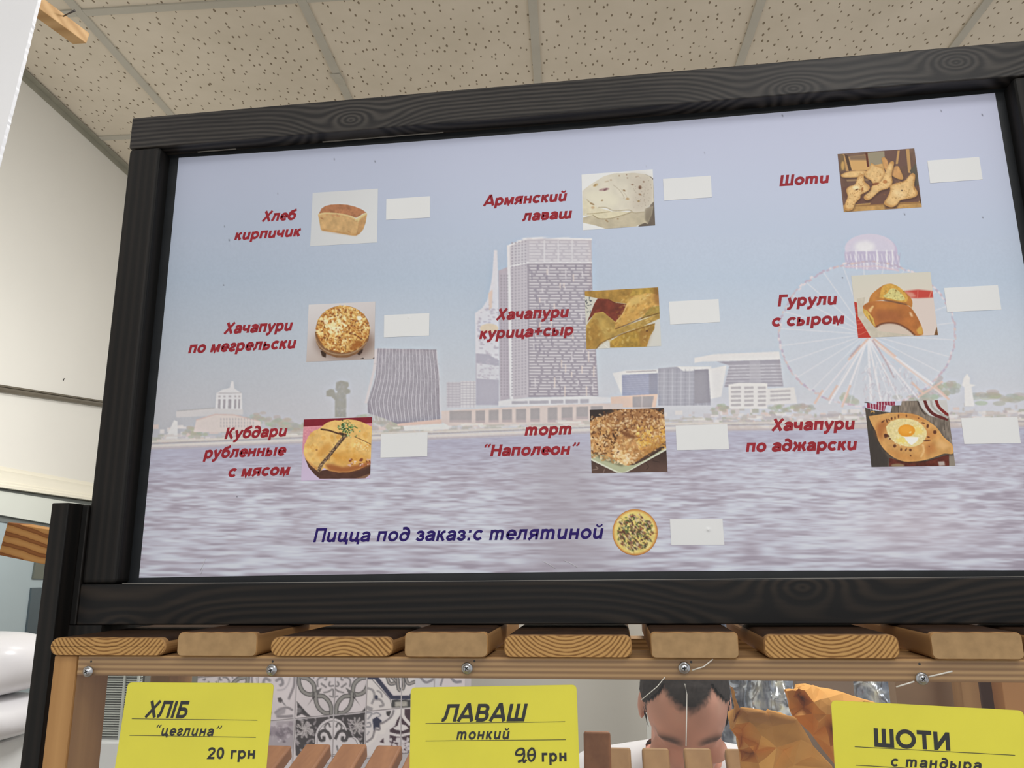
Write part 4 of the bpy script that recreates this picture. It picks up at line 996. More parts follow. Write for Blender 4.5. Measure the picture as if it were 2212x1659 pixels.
c.poly([(800, 290), (870, 240), (1240, 190), (1240, 430), (1100, 470), (1000, 560), (830, 640), (620, 745), (595, 735), (600, 640), (700, 520), (760, 380)], (196, 154, 84), noise=(.2, 60, 9))
c.poly([(860, 150), (1240, 130), (1240, 240), (1060, 220), (800, 280)], (178, 146, 70), noise=(.2, 60, 12)); c.poly([(1140, 130), (1240, 130), (1250, 420), (1170, 360)], (120, 76, 40), .6, soft=24)
c.poly([(1100, 430), (1250, 400), (1250, 520), (940, 610), (1020, 540)], (160, 136, 70), noise=(.15, 50, 10))
c.poly([(800, 300), (1000, 240), (1080, 280), (900, 400), (780, 420)], (222, 196, 124), .6, soft=20); c.poly([(700, 560), (900, 480), (960, 540), (720, 680)], (206, 160, 86), .6, soft=20)
c.spots(60, (600, 220, 1200, 650), 8, 22, [(226, 200, 136), (160, 112, 52), (212, 176, 100)], 13, .4, 2.0, rot=-.6)
c.spots(50, (200, 620, 1100, 1000), 10, 26, [(200, 172, 100), (150, 110, 50), (214, 190, 120)], 14, .4, 1.8)
c.curve([(600, 742), (820, 655), (1010, 575), (1170, 530), (1240, 510)], 11, (90, 58, 30), .85, soft=3); c.curve([(320, 1030), (420, 930), (700, 815), (900, 755), (1170, 665)], 12, (112, 78, 36), .8, soft=4)
c.curve([(500, 310), (580, 360), (760, 385)], 9, (96, 58, 30), .8, soft=3); c.curve([(600, 650), (700, 530), (770, 390)], 10, (222, 190, 130), .8, soft=4)
c.ell(1055, 770, 15, 13, (78, 44, 26), .9, soft=3); c.poly([(330, 1030), (430, 950), (515, 915), (520, 1015)], (208, 206, 196)); c.curve([(440, 970), (500, 1015)], 10, (226, 224, 214), .9)
picture(c, [(1263.1, 629.5), (1422, 620.6), (1428.4, 747.4), (1266.9, 754)], 'picture of folded golden puff pastries, close up')
# crumb-covered layer cake
c = Cv(1250, 860, 6.506, 1300, 1100, bg=(52, 44, 40))
c.A[:] = c.field(c.yy, [(300, (54, 46, 44)), (700, (66, 50, 44)), (1050, (92, 70, 62))]); c.grain(.12, 120, 4)
for p in ([(190, 1010), (270, 990), (240, 960)], [(345, 1050), (365, 1000)], [(930, 880), (980, 960), (950, 1010)], [(1040, 880), (1140, 900)]): c.curve(p, 8, (160, 140, 128) if p[0][0] < 500 else (52, 38, 34), .8)
c.poly([(150, 760), (250, 770), (430, 830), (660, 945), (780, 940), (950, 860), (1250, 680), (1250, 720), (680, 1030), (610, 1048), (540, 1040), (160, 850)], (178, 182, 150)); c.poly([(150, 835), (560, 1035), (620, 1045), (700, 1015), (1250, 700), (1250, 722), (690, 1036), (600, 1055), (530, 1046), (150, 862)], (208, 210, 192))
c.poly([(180, 775), (250, 775), (430, 850), (650, 945), (600, 960), (300, 850)], (96, 84, 60), .7, soft=12)
body = [(160, 330), (240, 265), (350, 255), (480, 200), (620, 150), (760, 145), (980, 145), (1100, 175), (1200, 240), (1240, 590), (1000, 770), (800, 900), (700, 950), (640, 940), (400, 820), (240, 760), (150, 770)]
c.poly(body, (188, 142, 92), noise=(.25, 30, 3))
bi = lambda x, y: y < 940 and y > 150 + max(0, 480 - x) * .35 and y < 945 - abs(x - 690) * .45 + (0 if x > 690 else 130 * (690 - x) / 500)
c.poly([(480, 200), (620, 150), (980, 145), (1200, 240), (1210, 340), (900, 480), (640, 560), (560, 470), (380, 400), (350, 260)], (148, 104, 68), .8, soft=30)
c.spots(520, (170, 150, 1220, 560), 6, 17, [(122, 80, 50), (176, 130, 84), (206, 166, 118), (96, 60, 40), (222, 190, 150)], 5, .7, 1.7, inside=bi)
c.spots(420, (160, 300, 1220, 930), 8, 22, [(238, 214, 174), (206, 160, 98), (160, 108, 60), (228, 196, 140), (186, 138, 80)], 6, .6, 1.8, inside=bi)
c.spots(90, (820, 400, 1220, 720), 8, 24, [(222, 178, 88), (206, 150, 60), (240, 210, 130)], 7, .65, 1.6, inside=bi); c.spots(60, (480, 720, 720, 930), 10, 26, [(240, 220, 186), (226, 196, 140)], 8, .7, 1.3, inside=bi)
c.spots(70, (180, 440, 560, 800), 5, 13, [(98, 62, 36), (84, 54, 34)], 9, .7, 2.2, inside=bi); c.poly([(560, 460), (660, 480), (820, 540), (780, 580), (650, 540)], (112, 68, 40), .8, soft=12); c.poly([(1040, 620), (1230, 580), (1235, 640), (960, 800), (700, 950), (900, 780)], (160, 108, 50), .55, soft=16)
c.curve([(480, 490), (500, 540), (530, 570)], 16, (60, 38, 28), .8, soft=4)
picture(c, [(1273.8, 885.4), (1434.1, 881.2), (1442.1, 1019), (1278.1, 1022.2)], 'picture of a crumb-covered layer cake on a green plate')
# pointed breads
c = Cv(1790, 300, 6.32, 1330, 1060, bg=(112, 86, 74))
c.A[:] = c.field(c.yy, [(150, (118, 94, 80)), (500, (108, 82, 70)), (900, (116, 88, 76))]); c.grain(.1, 80, 4)
c.poly([(230, 250), (740, 180), (760, 420), (320, 430)], (206, 164, 106)); c.poly([(530, 190), (760, 170), (770, 330), (560, 370)], (150, 140, 118)); c.poly([(280, 235), (500, 215), (520, 290), (290, 290)], (132, 108, 86), soft=8)
c.poly([(760, 160), (1080, 130), (1120, 360), (780, 400)], (108, 82, 74)); c.poly([(500, 190), (530, 190), (555, 380), (525, 385)], (98, 54, 40))
for q in ([(175, 210), (215, 208), (280, 440), (235, 440)], [(940, 160), (970, 158), (945, 340), (915, 345)], [(1055, 140), (1100, 138), (1130, 470), (1085, 460)]): c.poly(q, (186, 146, 96))
c.poly([(215, 208), (265, 230), (315, 430), (275, 440)], (86, 66, 52)); c.poly([(1110, 430), (1190, 330), (1230, 640), (1170, 640)], (92, 86, 74)); c.poly([(160, 200), (205, 220), (235, 430), (160, 440)], (120, 98, 70)); c.ell(195, 365, 25, 60, (200, 160, 96), .9, soft=6)
c.poly([(240, 555), (560, 540), (550, 570), (250, 580)], (150, 122, 92)); c.poly([(190, 660), (720, 600), (830, 690), (820, 830), (300, 900), (200, 780)], (104, 74, 64)); c.poly([(200, 905), (900, 850), (1260, 850), (1290, 950), (200, 1010)], (186, 146, 90), noise=(.12, 60, 6))
c.poly([(340, 910), (900, 870), (1250, 865), (1250, 880), (340, 925)], (150, 112, 70)); c.poly([(820, 700), (1240, 760), (1230, 860), (900, 870), (560, 900), (640, 780)], (108, 78, 66)); c.poly([(1190, 560), (1240, 760), (1290, 940), (1250, 870)], (84, 60, 46)); c.poly([(760, 880), (950, 880), (930, 950), (770, 960)], (110, 80, 58), .9, soft=8)
def bread(pts, base=(222, 186, 130)):
    c.poly(np.array(smooth_pts(pts + [pts[0]], 5)) + np.array([8, 16]), (64, 44, 36), .7, soft=12)
    sm = smooth_pts(pts + [pts[0]], 5); c.poly(sm, (188, 142, 86)); ctr = np.array(pts).mean(0)
    c.poly(ctr + (np.array(sm) - ctr) * .88, base, .95, soft=10, noise=(.1, 40, int(pts[0][0])))
bread([(165, 490), (260, 450), (400, 430), (520, 440), (560, 490), (420, 520), (200, 525)]); bread([(720, 265), (760, 250), (800, 300), (830, 400), (940, 370), (980, 430), (1020, 540), (960, 550), (860, 500), (770, 420)], (206, 156, 102))
bread([(480, 470), (560, 390), (580, 330), (640, 360), (740, 400), (770, 470), (720, 560), (680, 610), (620, 630), (580, 570), (500, 520)]); bread([(880, 300), (893, 340), (860, 480), (870, 600), (800, 680), (700, 710), (560, 830), (495, 830), (485, 780), (560, 720), (600, 640), (700, 590), (760, 500), (830, 330)])
bread([(450, 475), (480, 500), (490, 580), (555, 640), (550, 700), (440, 760), (430, 810), (360, 880), (330, 960), (260, 985), (215, 950), (225, 880), (260, 790), (240, 700), (280, 650), (360, 620), (400, 520)]); bread([(1150, 465), (1182, 500), (1170, 640), (1212, 720), (1200, 780), (1120, 810), (980, 840), (930, 900), (860, 935), (780, 910), (755, 870), (800, 800), (840, 700), (835, 640), (900, 610), (1040, 570), (1110, 490)])
c.spots(90, (230, 440, 560, 960), 4, 10, [(150, 98, 50), (170, 120, 66)], 3, .6, inside=lambda x, y: abs(x - (520 - (y - 440) * .45)) < 90); c.spots(60, (840, 560, 1190, 820), 5, 11, [(160, 116, 62), (176, 130, 72)], 4, .6); c.spots(50, (500, 400, 860, 800), 4, 10, [(150, 96, 50), (172, 122, 66)], 5, .6, inside=lambda x, y: 560 < x + (y - 600) * .3 < 820)
c.ell(370, 665, 45, 30, (240, 222, 178), .9, soft=10); c.ell(385, 692, 24, 10, (96, 62, 40), .9, -.3); c.ell(460, 685, 14, 26, (150, 92, 48), .8, .3); c.ell(1000, 706, 12, 10, (70, 54, 44), .95); c.ell(770, 585, 30, 24, (176, 110, 60), .7); c.ell(955, 745, 90, 40, (234, 212, 168), .6, .5, soft=24); c.ell(640, 615, 50, 16, (116, 60, 36), .8, -.2, soft=6)
picture(c, [(1809.3, 332.8), (1975.1, 320.3), (1991.3, 447.5), (1822.9, 457.9)], 'picture of pointed speckled breads on a brown rack')
# crescent pies
c = Cv(1820, 580, 6.144, 1330, 960, bg=(206, 202, 190))
c.A[:] = c.field(c.yy + c.xx * .15, [(150, (206, 203, 190)), (450, (210, 203, 190)), (900, (206, 190, 176))])
c.poly([(920, 400), (1220, 390), (1260, 900), (1080, 900), (960, 560)], (212, 198, 190)); c.poly([(820, 300), (1000, 280), (1200, 300), (1205, 385), (1000, 395), (880, 390)], (190, 72, 62), soft=8)
c.poly([(820, 300), (930, 320), (980, 370), (890, 390)], (212, 160, 140), .8, soft=10); c.line([(1000, 290), (995, 390)], 8, (212, 140, 124), .8, 2); c.line([(1180, 300), (1150, 385)], 12, (216, 150, 120), .8, 2)
c.poly([(140, 440), (190, 450), (210, 640), (380, 920), (190, 940)], (184, 60, 48))
for y in (520, 600, 690, 740, 800, 880): c.line([(150, y + 10), (250, y - 10), (340, y - 60)], 7, (216, 140, 112), .7, 2)
c.poly([(190, 400), (300, 380), (270, 560), (300, 640), (480, 830), (960, 890), (380, 925), (290, 760), (205, 640)], (196, 188, 172), noise=(.06, 50, 3))
c.poly(smooth_pts([(345, 440), (380, 350), (470, 270), (560, 215), (660, 205), (760, 260), (860, 340), (925, 430), (915, 520), (870, 490), (700, 470), (540, 420), (340, 450)]), (186, 124, 62), noise=(.1, 60, 4))
c.poly(smooth_pts([(490, 380), (520, 260), (580, 212), (680, 212), (780, 270), (860, 370), (850, 440), (760, 440), (600, 410), (490, 385)]), (206, 160, 76), noise=(.12, 30, 5))
c.poly(smooth_pts([(590, 330), (640, 270), (700, 270), (790, 340), (830, 410), (760, 425), (640, 400), (540, 370), (590, 330)]), (206, 196, 130), noise=(.14, 24, 6)); c.spots(14, (560, 270, 820, 400), 5, 13, [(120, 90, 40), (150, 116, 56)], 6, .7)
c.poly([(540, 410), (660, 430), (850, 470), (860, 495), (680, 470), (560, 435)], (92, 66, 58), .85, soft=8)
pie = smooth_pts([(270, 500), (330, 455), (460, 430), (600, 440), (760, 470), (880, 500), (960, 590), (1030, 720), (1065, 820), (1060, 880), (960, 885), (860, 800), (740, 740), (620, 725), (500, 740), (440, 780), (380, 720), (285, 600), (270, 500)])
c.poly(pie, (176, 110, 58), noise=(.1, 70, 7)); c.poly([(430, 560), (560, 540), (760, 590), (820, 720), (640, 700), (480, 720), (430, 660)], (146, 86, 54), .6, soft=40); c.poly([(420, 460), (620, 450), (760, 490), (700, 540), (460, 530)], (196, 132, 66), .6, soft=26)
c.poly([(270, 530), (330, 560), (410, 660), (440, 775), (385, 730), (285, 600)], (206, 170, 86), noise=(.15, 25, 8)); c.line([(350, 620), (400, 740)], 14, (120, 78, 40), .7, 4)
c.poly([(980, 820), (1040, 750), (1065, 820), (1060, 880), (1000, 870)], (206, 166, 84), .9, soft=6); c.curve([(440, 780), (520, 735), (640, 720), (760, 745), (880, 815), (960, 885)], 20, (104, 62, 44), .8, soft=5)
c.poly([(340, 550), (400, 490), (420, 500), (370, 590)], (226, 190, 130), .9, soft=6); c.ell(910, 610, 16, 38, (226, 190, 150), .85, -.5, soft=6); c.poly([(1215, 890), (1250, 770), (1270, 890)], (120, 84, 48))
picture(c, [(1838.7, 595.5), (2009.6, 587.3), (2026.4, 723.6), (1853.9, 730)], 'picture of glossy brown crescent pies on paper')
# boat-shaped egg pie
c = Cv(1850, 850, 6.11, 1330, 1010, bg=(110, 98, 86))
c.A[:] = c.field(c.xx, [(100, (76, 68, 60)), (350, (82, 74, 66)), (600, (126, 114, 102)), (900, (128, 116, 104)), (1300, (118, 108, 98))]); c.A *= (1 + .18 * (vn2(c.H, c.W, 60 * c.k + 2, 9 * c.k + 2, 5) - .5) * 2)[..., None]
for x in (550, 1150, 330): c.line([(x, 90), (x + 12, 480)], 8, (52, 44, 38), .8, 2)
c.poly([(100, 100), (600, 95), (590, 155), (290, 160)], (196, 200, 216)); c.poly([(100, 120), (470, 165), (450, 250), (250, 225), (120, 190)], (196, 200, 216)); c.poly([(270, 105), (510, 105), (505, 158), (270, 150)], (140, 46, 70)); c.poly([(140, 125), (390, 160), (370, 235), (140, 190)], (140, 46, 70))
for i in range(6): c.line([(180 + i * 38, 130), (190 + i * 34, 225)], 9, (216, 214, 222), .9); c.line([(290 + i * 38, 105), (296 + i * 38, 155)], 8, (216, 206, 214), .8)
c.poly([(810, 90), (1080, 85), (1200, 80), (1240, 300), (1100, 330), (960, 290), (870, 200)], (196, 194, 192))
c.curve([(900, 90), (940, 190), (1030, 280), (1200, 340)], 40, (96, 40, 38)); c.curve([(1050, 85), (1090, 180), (1210, 290)], 38, (124, 42, 40)); c.curve([(980, 85), (1010, 180), (1100, 260), (1210, 320)], 30, (170, 166, 162)); c.curve([(810, 100), (850, 200), (910, 280)], 16, (60, 50, 46), .8, 4)
c.poly([(150, 470), (280, 520), (300, 700), (430, 850), (420, 970), (190, 970)], (62, 56, 52), .9, soft=12); c.poly([(430, 850), (640, 900), (930, 890), (1220, 800), (1225, 955), (430, 965)], (94, 44, 34), noise=(.3, 50, 6)); c.poly([(1075, 900), (1160, 895), (1170, 950), (1090, 955)], (186, 178, 172), .9, soft=6); c.poly([(1230, 560), (1300, 700), (1310, 960), (1225, 955)], (140, 130, 118)); c.ell(545, 950, 90, 24, (150, 136, 104), .8, soft=6)
c.curve([(190, 250), (210, 235), (240, 250)], 12, (196, 150, 80), .9)
boat = smooth_pts([(160, 300), (320, 275), (460, 255), (640, 258), (800, 285), (940, 360), (1060, 450), (1150, 570), (1250, 660), (1280, 720), (1270, 795), (1160, 795), (1060, 830), (900, 880), (720, 900), (600, 890), (470, 830), (360, 730), (290, 620), (255, 500), (200, 400), (160, 300)])
c.poly(np.array(boat) + np.array([6, 18]), (40, 32, 28), .7, soft=14); c.poly(boat, (206, 156, 94), noise=(.1, 60, 3))
c.poly([(260, 420), (340, 350), (420, 380), (370, 500), (330, 640), (270, 560)], (162, 96, 50), .8, soft=26); c.poly([(880, 480), (1040, 470), (1060, 560), (960, 640), (880, 620)], (190, 128, 70), .6, soft=20); c.poly([(900, 680), (1020, 640), (1060, 760), (920, 830)], (170, 104, 54), .6, soft=22); c.poly([(400, 720), (640, 800), (880, 830), (780, 895), (560, 870), (420, 780)], (186, 126, 66), .6, soft=26)
c.poly([(560, 262), (760, 275), (930, 360), (880, 380), (720, 310), (520, 300)], (190, 122, 60), .6, soft=14); c.poly([(1080, 600), (1200, 660), (1250, 700), (1150, 740), (1060, 700)], (222, 180, 124), .7, soft=18)
c.poly(smooth_pts([(390, 440), (460, 370), (600, 330), (760, 350), (870, 420), (930, 520), (880, 640), (760, 700), (620, 690), (500, 640), (420, 550), (390, 440)]), (222, 206, 150), noise=(.08, 24, 5)); c.poly([(740, 420), (860, 430), (890, 520), (780, 560)], (232, 206, 116), .8, soft=14); c.poly([(520, 590), (640, 580), (680, 660), (560, 660)], (230, 206, 100), .7, soft=14)
c.spots(90, (420, 350, 900, 690), 7, 17, [(234, 226, 190), (206, 190, 126), (240, 234, 206)], 8, .45)
c.ell(662, 490, 112, 80, (222, 150, 48)); c.ell(650, 475, 80, 52, (232, 164, 62), .8, soft=14); c.ell(712, 512, 18, 10, (250, 220, 150), .9, -.5, soft=3); c.poly([(625, 570), (820, 575), (800, 630), (730, 682), (690, 660)], (236, 234, 226)); c.curve([(880, 680), (890, 760), (850, 840)], 20, (228, 190, 134), .7, soft=6)
for (x, y, a, b, q) in ((400, 555, 40, 18, .3), (385, 560, 20, 30, 0), (440, 597, 14, 11, 0), (505, 692, 20, 22, .3), (590, 740, 14, 20, .2), (655, 740, 10, 22, .5), (712, 745, 18, 18, -.4), (716, 820, 9, 12, 0), (940, 430, 16, 26, .1), (880, 390, 26, 9, .2), (350, 370, 9, 30, .9), (400, 360, 9, 28, -.3), (465, 330, 12, 20, 0), (510, 322, 8, 22, 0), (555, 300, 9, 26, 0), (660, 295, 9, 20, 0), (820, 325, 10, 8, 0), (930, 620, 50, 9, -.1), (950, 575, 20, 9, .2), (1035, 510, 24, 26, 0), (960, 700, 8, 7, 0), (430, 350, 22, 6, .5)):
    c.ell(x, y, a, b, (82, 44, 30), .85, q, soft=3)
picture(c, [(1867.5, 868.5), (2045.1, 863.9), (2063.6, 1005.8), (1882.7, 1008.8)], 'picture of a boat-shaped pie with an egg yolk')
# pizza (round print)
c = Cv(1300, 1080, 7.373, 1000, 1000, bg=(190, 180, 190))
c.ell(530, 515, 372, 380, (178, 116, 60)); c.ell(530, 513, 352, 360, (206, 152, 84)); c.ell(528, 515, 330, 338, (226, 206, 124), soft=8, noise=(.08, 50, 3))
pin = lambda x, y: ((x - 528) / 312) ** 2 + ((y - 515) / 320) ** 2 < 1
c.spots(60, (210, 190, 850, 840), 14, 34, [(236, 222, 160), (216, 188, 96), (240, 230, 180)], 3, .6, inside=pin)
pin2 = lambda x, y: ((x - 528) / 285) ** 2 + ((y - 515) / 295) ** 2 < 1
c.spots(150, (230, 210, 840, 820), 9, 22, [(88, 54, 46), (110, 72, 56), (74, 46, 42), (140, 100, 84)], 4, .8, 2.0, rot=.8, inside=pin2); c.spots(110, (230, 210, 840, 820), 8, 18, [(74, 92, 50), (96, 110, 64), (58, 76, 44)], 5, .8, 1.7, inside=pin2)
c.spots(60, (230, 210, 840, 820), 7, 15, [(206, 184, 160), (222, 204, 176)], 6, .7, 2.2, rot=.9, inside=pin2); c.spots(10, (230, 200, 840, 820), 8, 14, [(140, 30, 40)], 7, .9, inside=pin)
for a, b in (((300, 280), (340, 320)), ((770, 520), (880, 530)), ((510, 810), (515, 870))): c.line([a, b], 6, (130, 84, 50), .8)
c.soften(.5 * 7.373)
rr = np.linspace(0, 1, 46); aa = np.linspace(0, 2 * np.pi, 150)
ctr = np.array([1371.9, 1149.9]); ring = [px2poster(ctr[0] + 48.9 * math.cos(a), ctr[1] + 50 * math.sin(a), .0002) for a in aa]; c0 = px2poster(*ctr, .0002)
P = np.array([[c0 * (1 - r) + g * r for g in ring] for r in np.maximum(rr, 1e-3)])
X, Y = project(P); o = gridmesh('food_picture', P[::-1], c.at(X, Y)[::-1], M_PRINT, poster)
fix_facing(o, OUT); tag(o, 'round picture of a pizza with herbs')
# ------------------------------------------------------------------ timber beside the board
post = box('support_post', (-0.5420, 0.700, 0.0), (-0.5240, 0.775, ZC + 0.0620), M_DARKV, None, 0.001)
box('filler_block', (-0.5238, 0.7195, ZC - .0734), (-0.4896, 0.860, ZB - .0003), M_DARKV, post)
tag(post, 'tall dark-stained side board left of the menu board, standing on the floor', 'post')
blk = box('timber_block', (-0.5238, 0.7195, ZB), (-0.5169, 0.766, ZC + 0.0605), M_DARKV, None, 0.001)
tag(blk, 'short dark timber block wedged between the tall post and menu board', 'timber block')

# ------------------------------------------------------------------ pine bread cabinet
cab = thing('bread_cabinet', (-0.04, 0.85, 0.0), 'pale pine bread cabinet with plank top under the menu board', 'cabinet')
def plank(x0, x1, zt_, rad, mend, y0=0.65, y1=0.86, zb_=ZC - 0.0733):
    xm = (x0 + x1) / 2; r = rad; pts = []
    for (cx, cz, a0) in ((x1 - r, zt_ - r, 0), (x0 + r, zt_ - r, 90), (x0 + r, zb_ + r, 180), (x1 - r, zb_ + r, 270)):
        for k in range(6):
            a = math.radians(a0 + 90 * k / 5); pts.append((cx + r * math.cos(a), cz + r * math.sin(a)))
    n = len(pts); V = []; e = 0.0012
    xc, zc = xm, (zt_ + zb_) / 2
    for (yy, sc) in ((y0, 1 - e / .02), (y0 + e, 1.0), (y0 + .007, 1.0), (y1, 1.0)):
        for (x, z) in pts: V.append((xc + (x - xc) * (1 - (1 - sc) * .3), yy, zc + (z - zc) * sc))
    Fc, fm = [], []
    for L in range(3):
        for i in range(n):
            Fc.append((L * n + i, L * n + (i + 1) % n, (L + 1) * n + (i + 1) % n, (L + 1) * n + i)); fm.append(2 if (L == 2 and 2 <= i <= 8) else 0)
    Fc.append(tuple(range(n))); fm.append(1); Fc.append(tuple(range(3 * n, 4 * n))); fm.append(1)
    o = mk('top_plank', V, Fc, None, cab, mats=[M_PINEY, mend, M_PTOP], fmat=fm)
    return fixnormals(o)
PK = [(-.4889, -.3817, -.0587, .0075, M_ENDA), (-.3703, -.2993, -.0540, .0040, M_ENDC), (-.2885, -.1833, -.0579, .0070, M_ENDB), (-.1730, -.1043, -.0534, .0040, M_ENDC),
      (-.0913, .0104, -.0563, .0055, M_ENDA), (.0250, .0922, -.0524 - .0012, .0035, M_ENDC), (.1113, .2108, -.0558, .0060, M_ENDA), (.2328, .2975, -.0530 - .0006, .0040, M_ENDC), (.3120, .4080, -.0560, .0060, M_ENDB)]
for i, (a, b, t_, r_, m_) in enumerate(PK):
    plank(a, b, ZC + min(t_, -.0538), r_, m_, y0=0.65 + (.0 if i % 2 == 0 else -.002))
fb = box('front_batten', (-.4645, .655, ZC - .0902), (.4010, .708, ZC - .0736), M_PINE, cab, 0.0008)
box('back_batten', (-.4645, .815, ZC - .0900), (.4010, .845, ZC - .0736), M_PINE, cab, 0.0008)
for (x0, x1) in ((-.4872, -.4655), (.4015, .4230)):
    box('corner_post', (x0, .655, 0.0), (x1, .702, ZC - .0738), M_PINEV, cab, 0.0015)
    box('corner_post', (x0, .805, 0.0), (x1, .852, ZC - .0738), M_PINEV, cab, 0.0015)
    box('back_post', (x0, 1.00, 0.0), (x1, 1.047, ZC - .30), M_PINEV, cab, 0.0015)
    box('side_rail', (x0 + .002, .853, ZC - .520), (x1 - .002, .999, ZC - .480), M_PINEY, cab)
box('lower_batten', (-.4650, .660, ZC - .520), (.4010, .700, ZC - .480), M_PINE, cab)
box('lower_shelf', (-.4650, .703, ZC - .480), (.4010, .998, ZC - .468), M_PINEY, cab)
# knot scar in the batten
for (x, y) in ((587 + 2, 1429), (1025, 1428), (1493, 1430), (1986, 1434), (197, 1429)):
    p = onY(x, y, .655); tube('nail_hole', [p + np.array([0, -.0003, 0]), p + np.array([0, .002, 0])], .0009, M_INK, cab, 8)

# ------------------------------------------------------------------ acrylic front with screws
ac = box('acrylic_front', (-.4605, .6505, ZC - .4600), (.4200, .6525, ZC - .0745), M_ACRYL)
tag(ac, 'clear acrylic sheet screwed across the front of the bread cabinet', 'acrylic sheet')
M_CRACK = plain('whitened_crack', (226, 222, 212), 0.3, 0.5, 0.02)
def crack(pts, r=.00035):
    tube('crack', [onY(x, y, .6503) for x, y in pts], r, M_CRACK, ac, 5)
crack([(1436, 1463), (1420, 1483), (1385, 1512)]); crack([(1479, 1477), (1484, 1500), (1483, 1560), (1482, 1612)], .0005)
crack([(1936, 1484), (1975, 1472)], .0006); crack([(2006, 1462), (2057, 1450)], .0006); crack([(1495, 1448), (1520, 1440), (1540, 1424)], .0005)
def screw(x, y):
    c = onY(x, y, .6500); n = 20; V = []; Fc = []
    prof = [(.0047, 0.0), (.0046, -.0006), (.0038, -.0012), (.0029, -.0017), (.0027, -.0023), (.0018, -.0028)]
    for r, d in prof:
        for k in range(n): a = 2 * math.pi * k / n; V.append(c + np.array([r * math.cos(a), d, r * math.sin(a)]))
    for i in range(len(prof) - 1):
        for k in range(n): Fc.append((i * n + k, i * n + (k + 1) % n, (i + 1) * n + (k + 1) % n, (i + 1) * n + k))
    Fc.append(tuple(range((len(prof) - 1) * n, len(prof) * n)))
    o = fixnormals(mk('screw', V, Fc, M_STEEL, ac, smooth=True))
    rot = random.uniform(0, 1.5); V = []; Fc = []
    for q in (0, math.pi / 2):
        a = rot + q; u = np.array([math.cos(a), 0, math.sin(a)]); w = np.array([-math.sin(a), 0, math.cos(a)]); b = len(V)
        V += [c + np.array([0, -.00286 - q * 1e-5, 0]) + u * s1 * .0017 + w * s2 * .00042 for s1, s2 in ((-1, -1), (1, -1), (1, 1), (-1, 1))]
        Fc.append((b, b + 1, b + 2, b + 3))
    mk('cross_slot', V, Fc, M_INK, o)
for (x, y) in ((190, 1450.5), (587, 1447), (1009, 1443.5), (1478, 1442.5), (1991.5, 1466)): screw(x, y)

# ------------------------------------------------------------------ yellow price cards
YT = 0.6532
def tcard(name, TL, TR, BLx, BRx, label, lift=0.0):
    a, b = onY(*TL, YT), onY(*TR, YT); l = onY(*BLx, YT) - a; r = onY(*BRx, YT) - b
    l /= np.linalg.norm(l); r /= np.linalg.norm(r); H = 0.092; rad = .004; out = []
    cs = [a, b, b + r * H, a + l * H]
    for i in range(4):
        p, q0, q1 = cs[i], cs[i - 1], cs[(i + 1) % 4]
        d0 = (q0 - p) / np.linalg.norm(q0 - p); d1 = (q1 - p) / np.linalg.norm(q1 - p)
        for t in np.linspace(0, 1, 6): out.append(p + d0 * rad * (1 - t) ** 2 + d1 * rad * t ** 2)
    n = len(out); V = out + [p + np.array([0, .0005, 0]) for p in out]
    Fc = [tuple(range(n)), tuple(range(n, 2 * n))] + [(i, (i + 1) % n, n + (i + 1) % n, n + i) for i in range(n)]
    root = fixnormals(mk(name, V, Fc, M_TAGY)); tag(root, label, 'price card', 'yellow price cards in the bread cabinet')
    return root
def tline(root, a, b, w=.00022):
    A, B = onY(*a, YT - .0002), onY(*b, YT - .0002); u = np.array([0, 0, w])
    fix_facing(mk('ruled_line', [A - u, B - u, B + u, A + u], [(0, 1, 2, 3)], M_INK, root), OUT)
def ttext(root, tx, a, b, cap, slant, bold, ug=False, sp=0.0):
    A, B = onY(*a, YT - .00008), onY(*b, YT - .00008); h = np.linalg.norm(onY(*a, YT) - onY(a[0], a[1] - cap, YT))
    o = text_mesh('lettering', tx, A, B, h, UP, OUT, M_INK, root, slant, bold, sp, ug); tag(o, 'black lettering reading ' + tx)
t1 = tcard('price_card', (276.4, 1474), (591.6, 1475.8), (248, 1659), (575.3, 1659), 'yellow price card for brick loaf, leftmost behind the acrylic')
ttext(t1, 'ХЛІБ', (312, 1549.8), (404.4, 1551.4), 36, .30, .15); ttext(t1, '“цеглина”', (348, 1588.9), (460, 1590), 22, .22, .14, sp=.05); ttext(t1, '20 грн', (446, 1639.8), (549.9, 1639), 25, .04, .15, True, .05)
tline(t1, (284.6, 1552.6), (556, 1555.9)); tline(t1, (279.5, 1588.4), (552.6, 1592.8))
t2 = tcard('price_card', (887.2, 1485.3), (1245.2, 1479), (884.8, 1659), (1251.9, 1659), 'yellow price card for thin flatbread with a price overwritten by hand')
ttext(t2, 'ЛАВАШ', (953.5, 1559), (1132.2, 1557.6), 37, .24, .15); ttext(t2, 'тонкий', (985.7, 1597.8), (1099, 1597), 24, .2, .145, sp=.05); ttext(t2, 'грн', (1170.5, 1645.7), (1224, 1644.8), 26, .0, .155, True, .06)
tline(t2, (919.2, 1563), (1220.8, 1559)); tline(t2, (919.2, 1600.7), (1222.3, 1597.8))
def hand(root, strokes, w, ox, oy, s):
    V, Q = [], []
    for k, st in enumerate(strokes):
        v, q = ribbon(smooth_pts(st, 5), w); b = len(V)
        V += [onY(ox + x / s, oy + y / s, YT - .0003 - k * 2e-5) for x, y in v]; Q += [tuple(i + b for i in f) for f in q]
    tag(fix_facing(mk('handwritten_digits', V, Q, M_INK, root), OUT), 'thick handwritten digits over the printed 20')
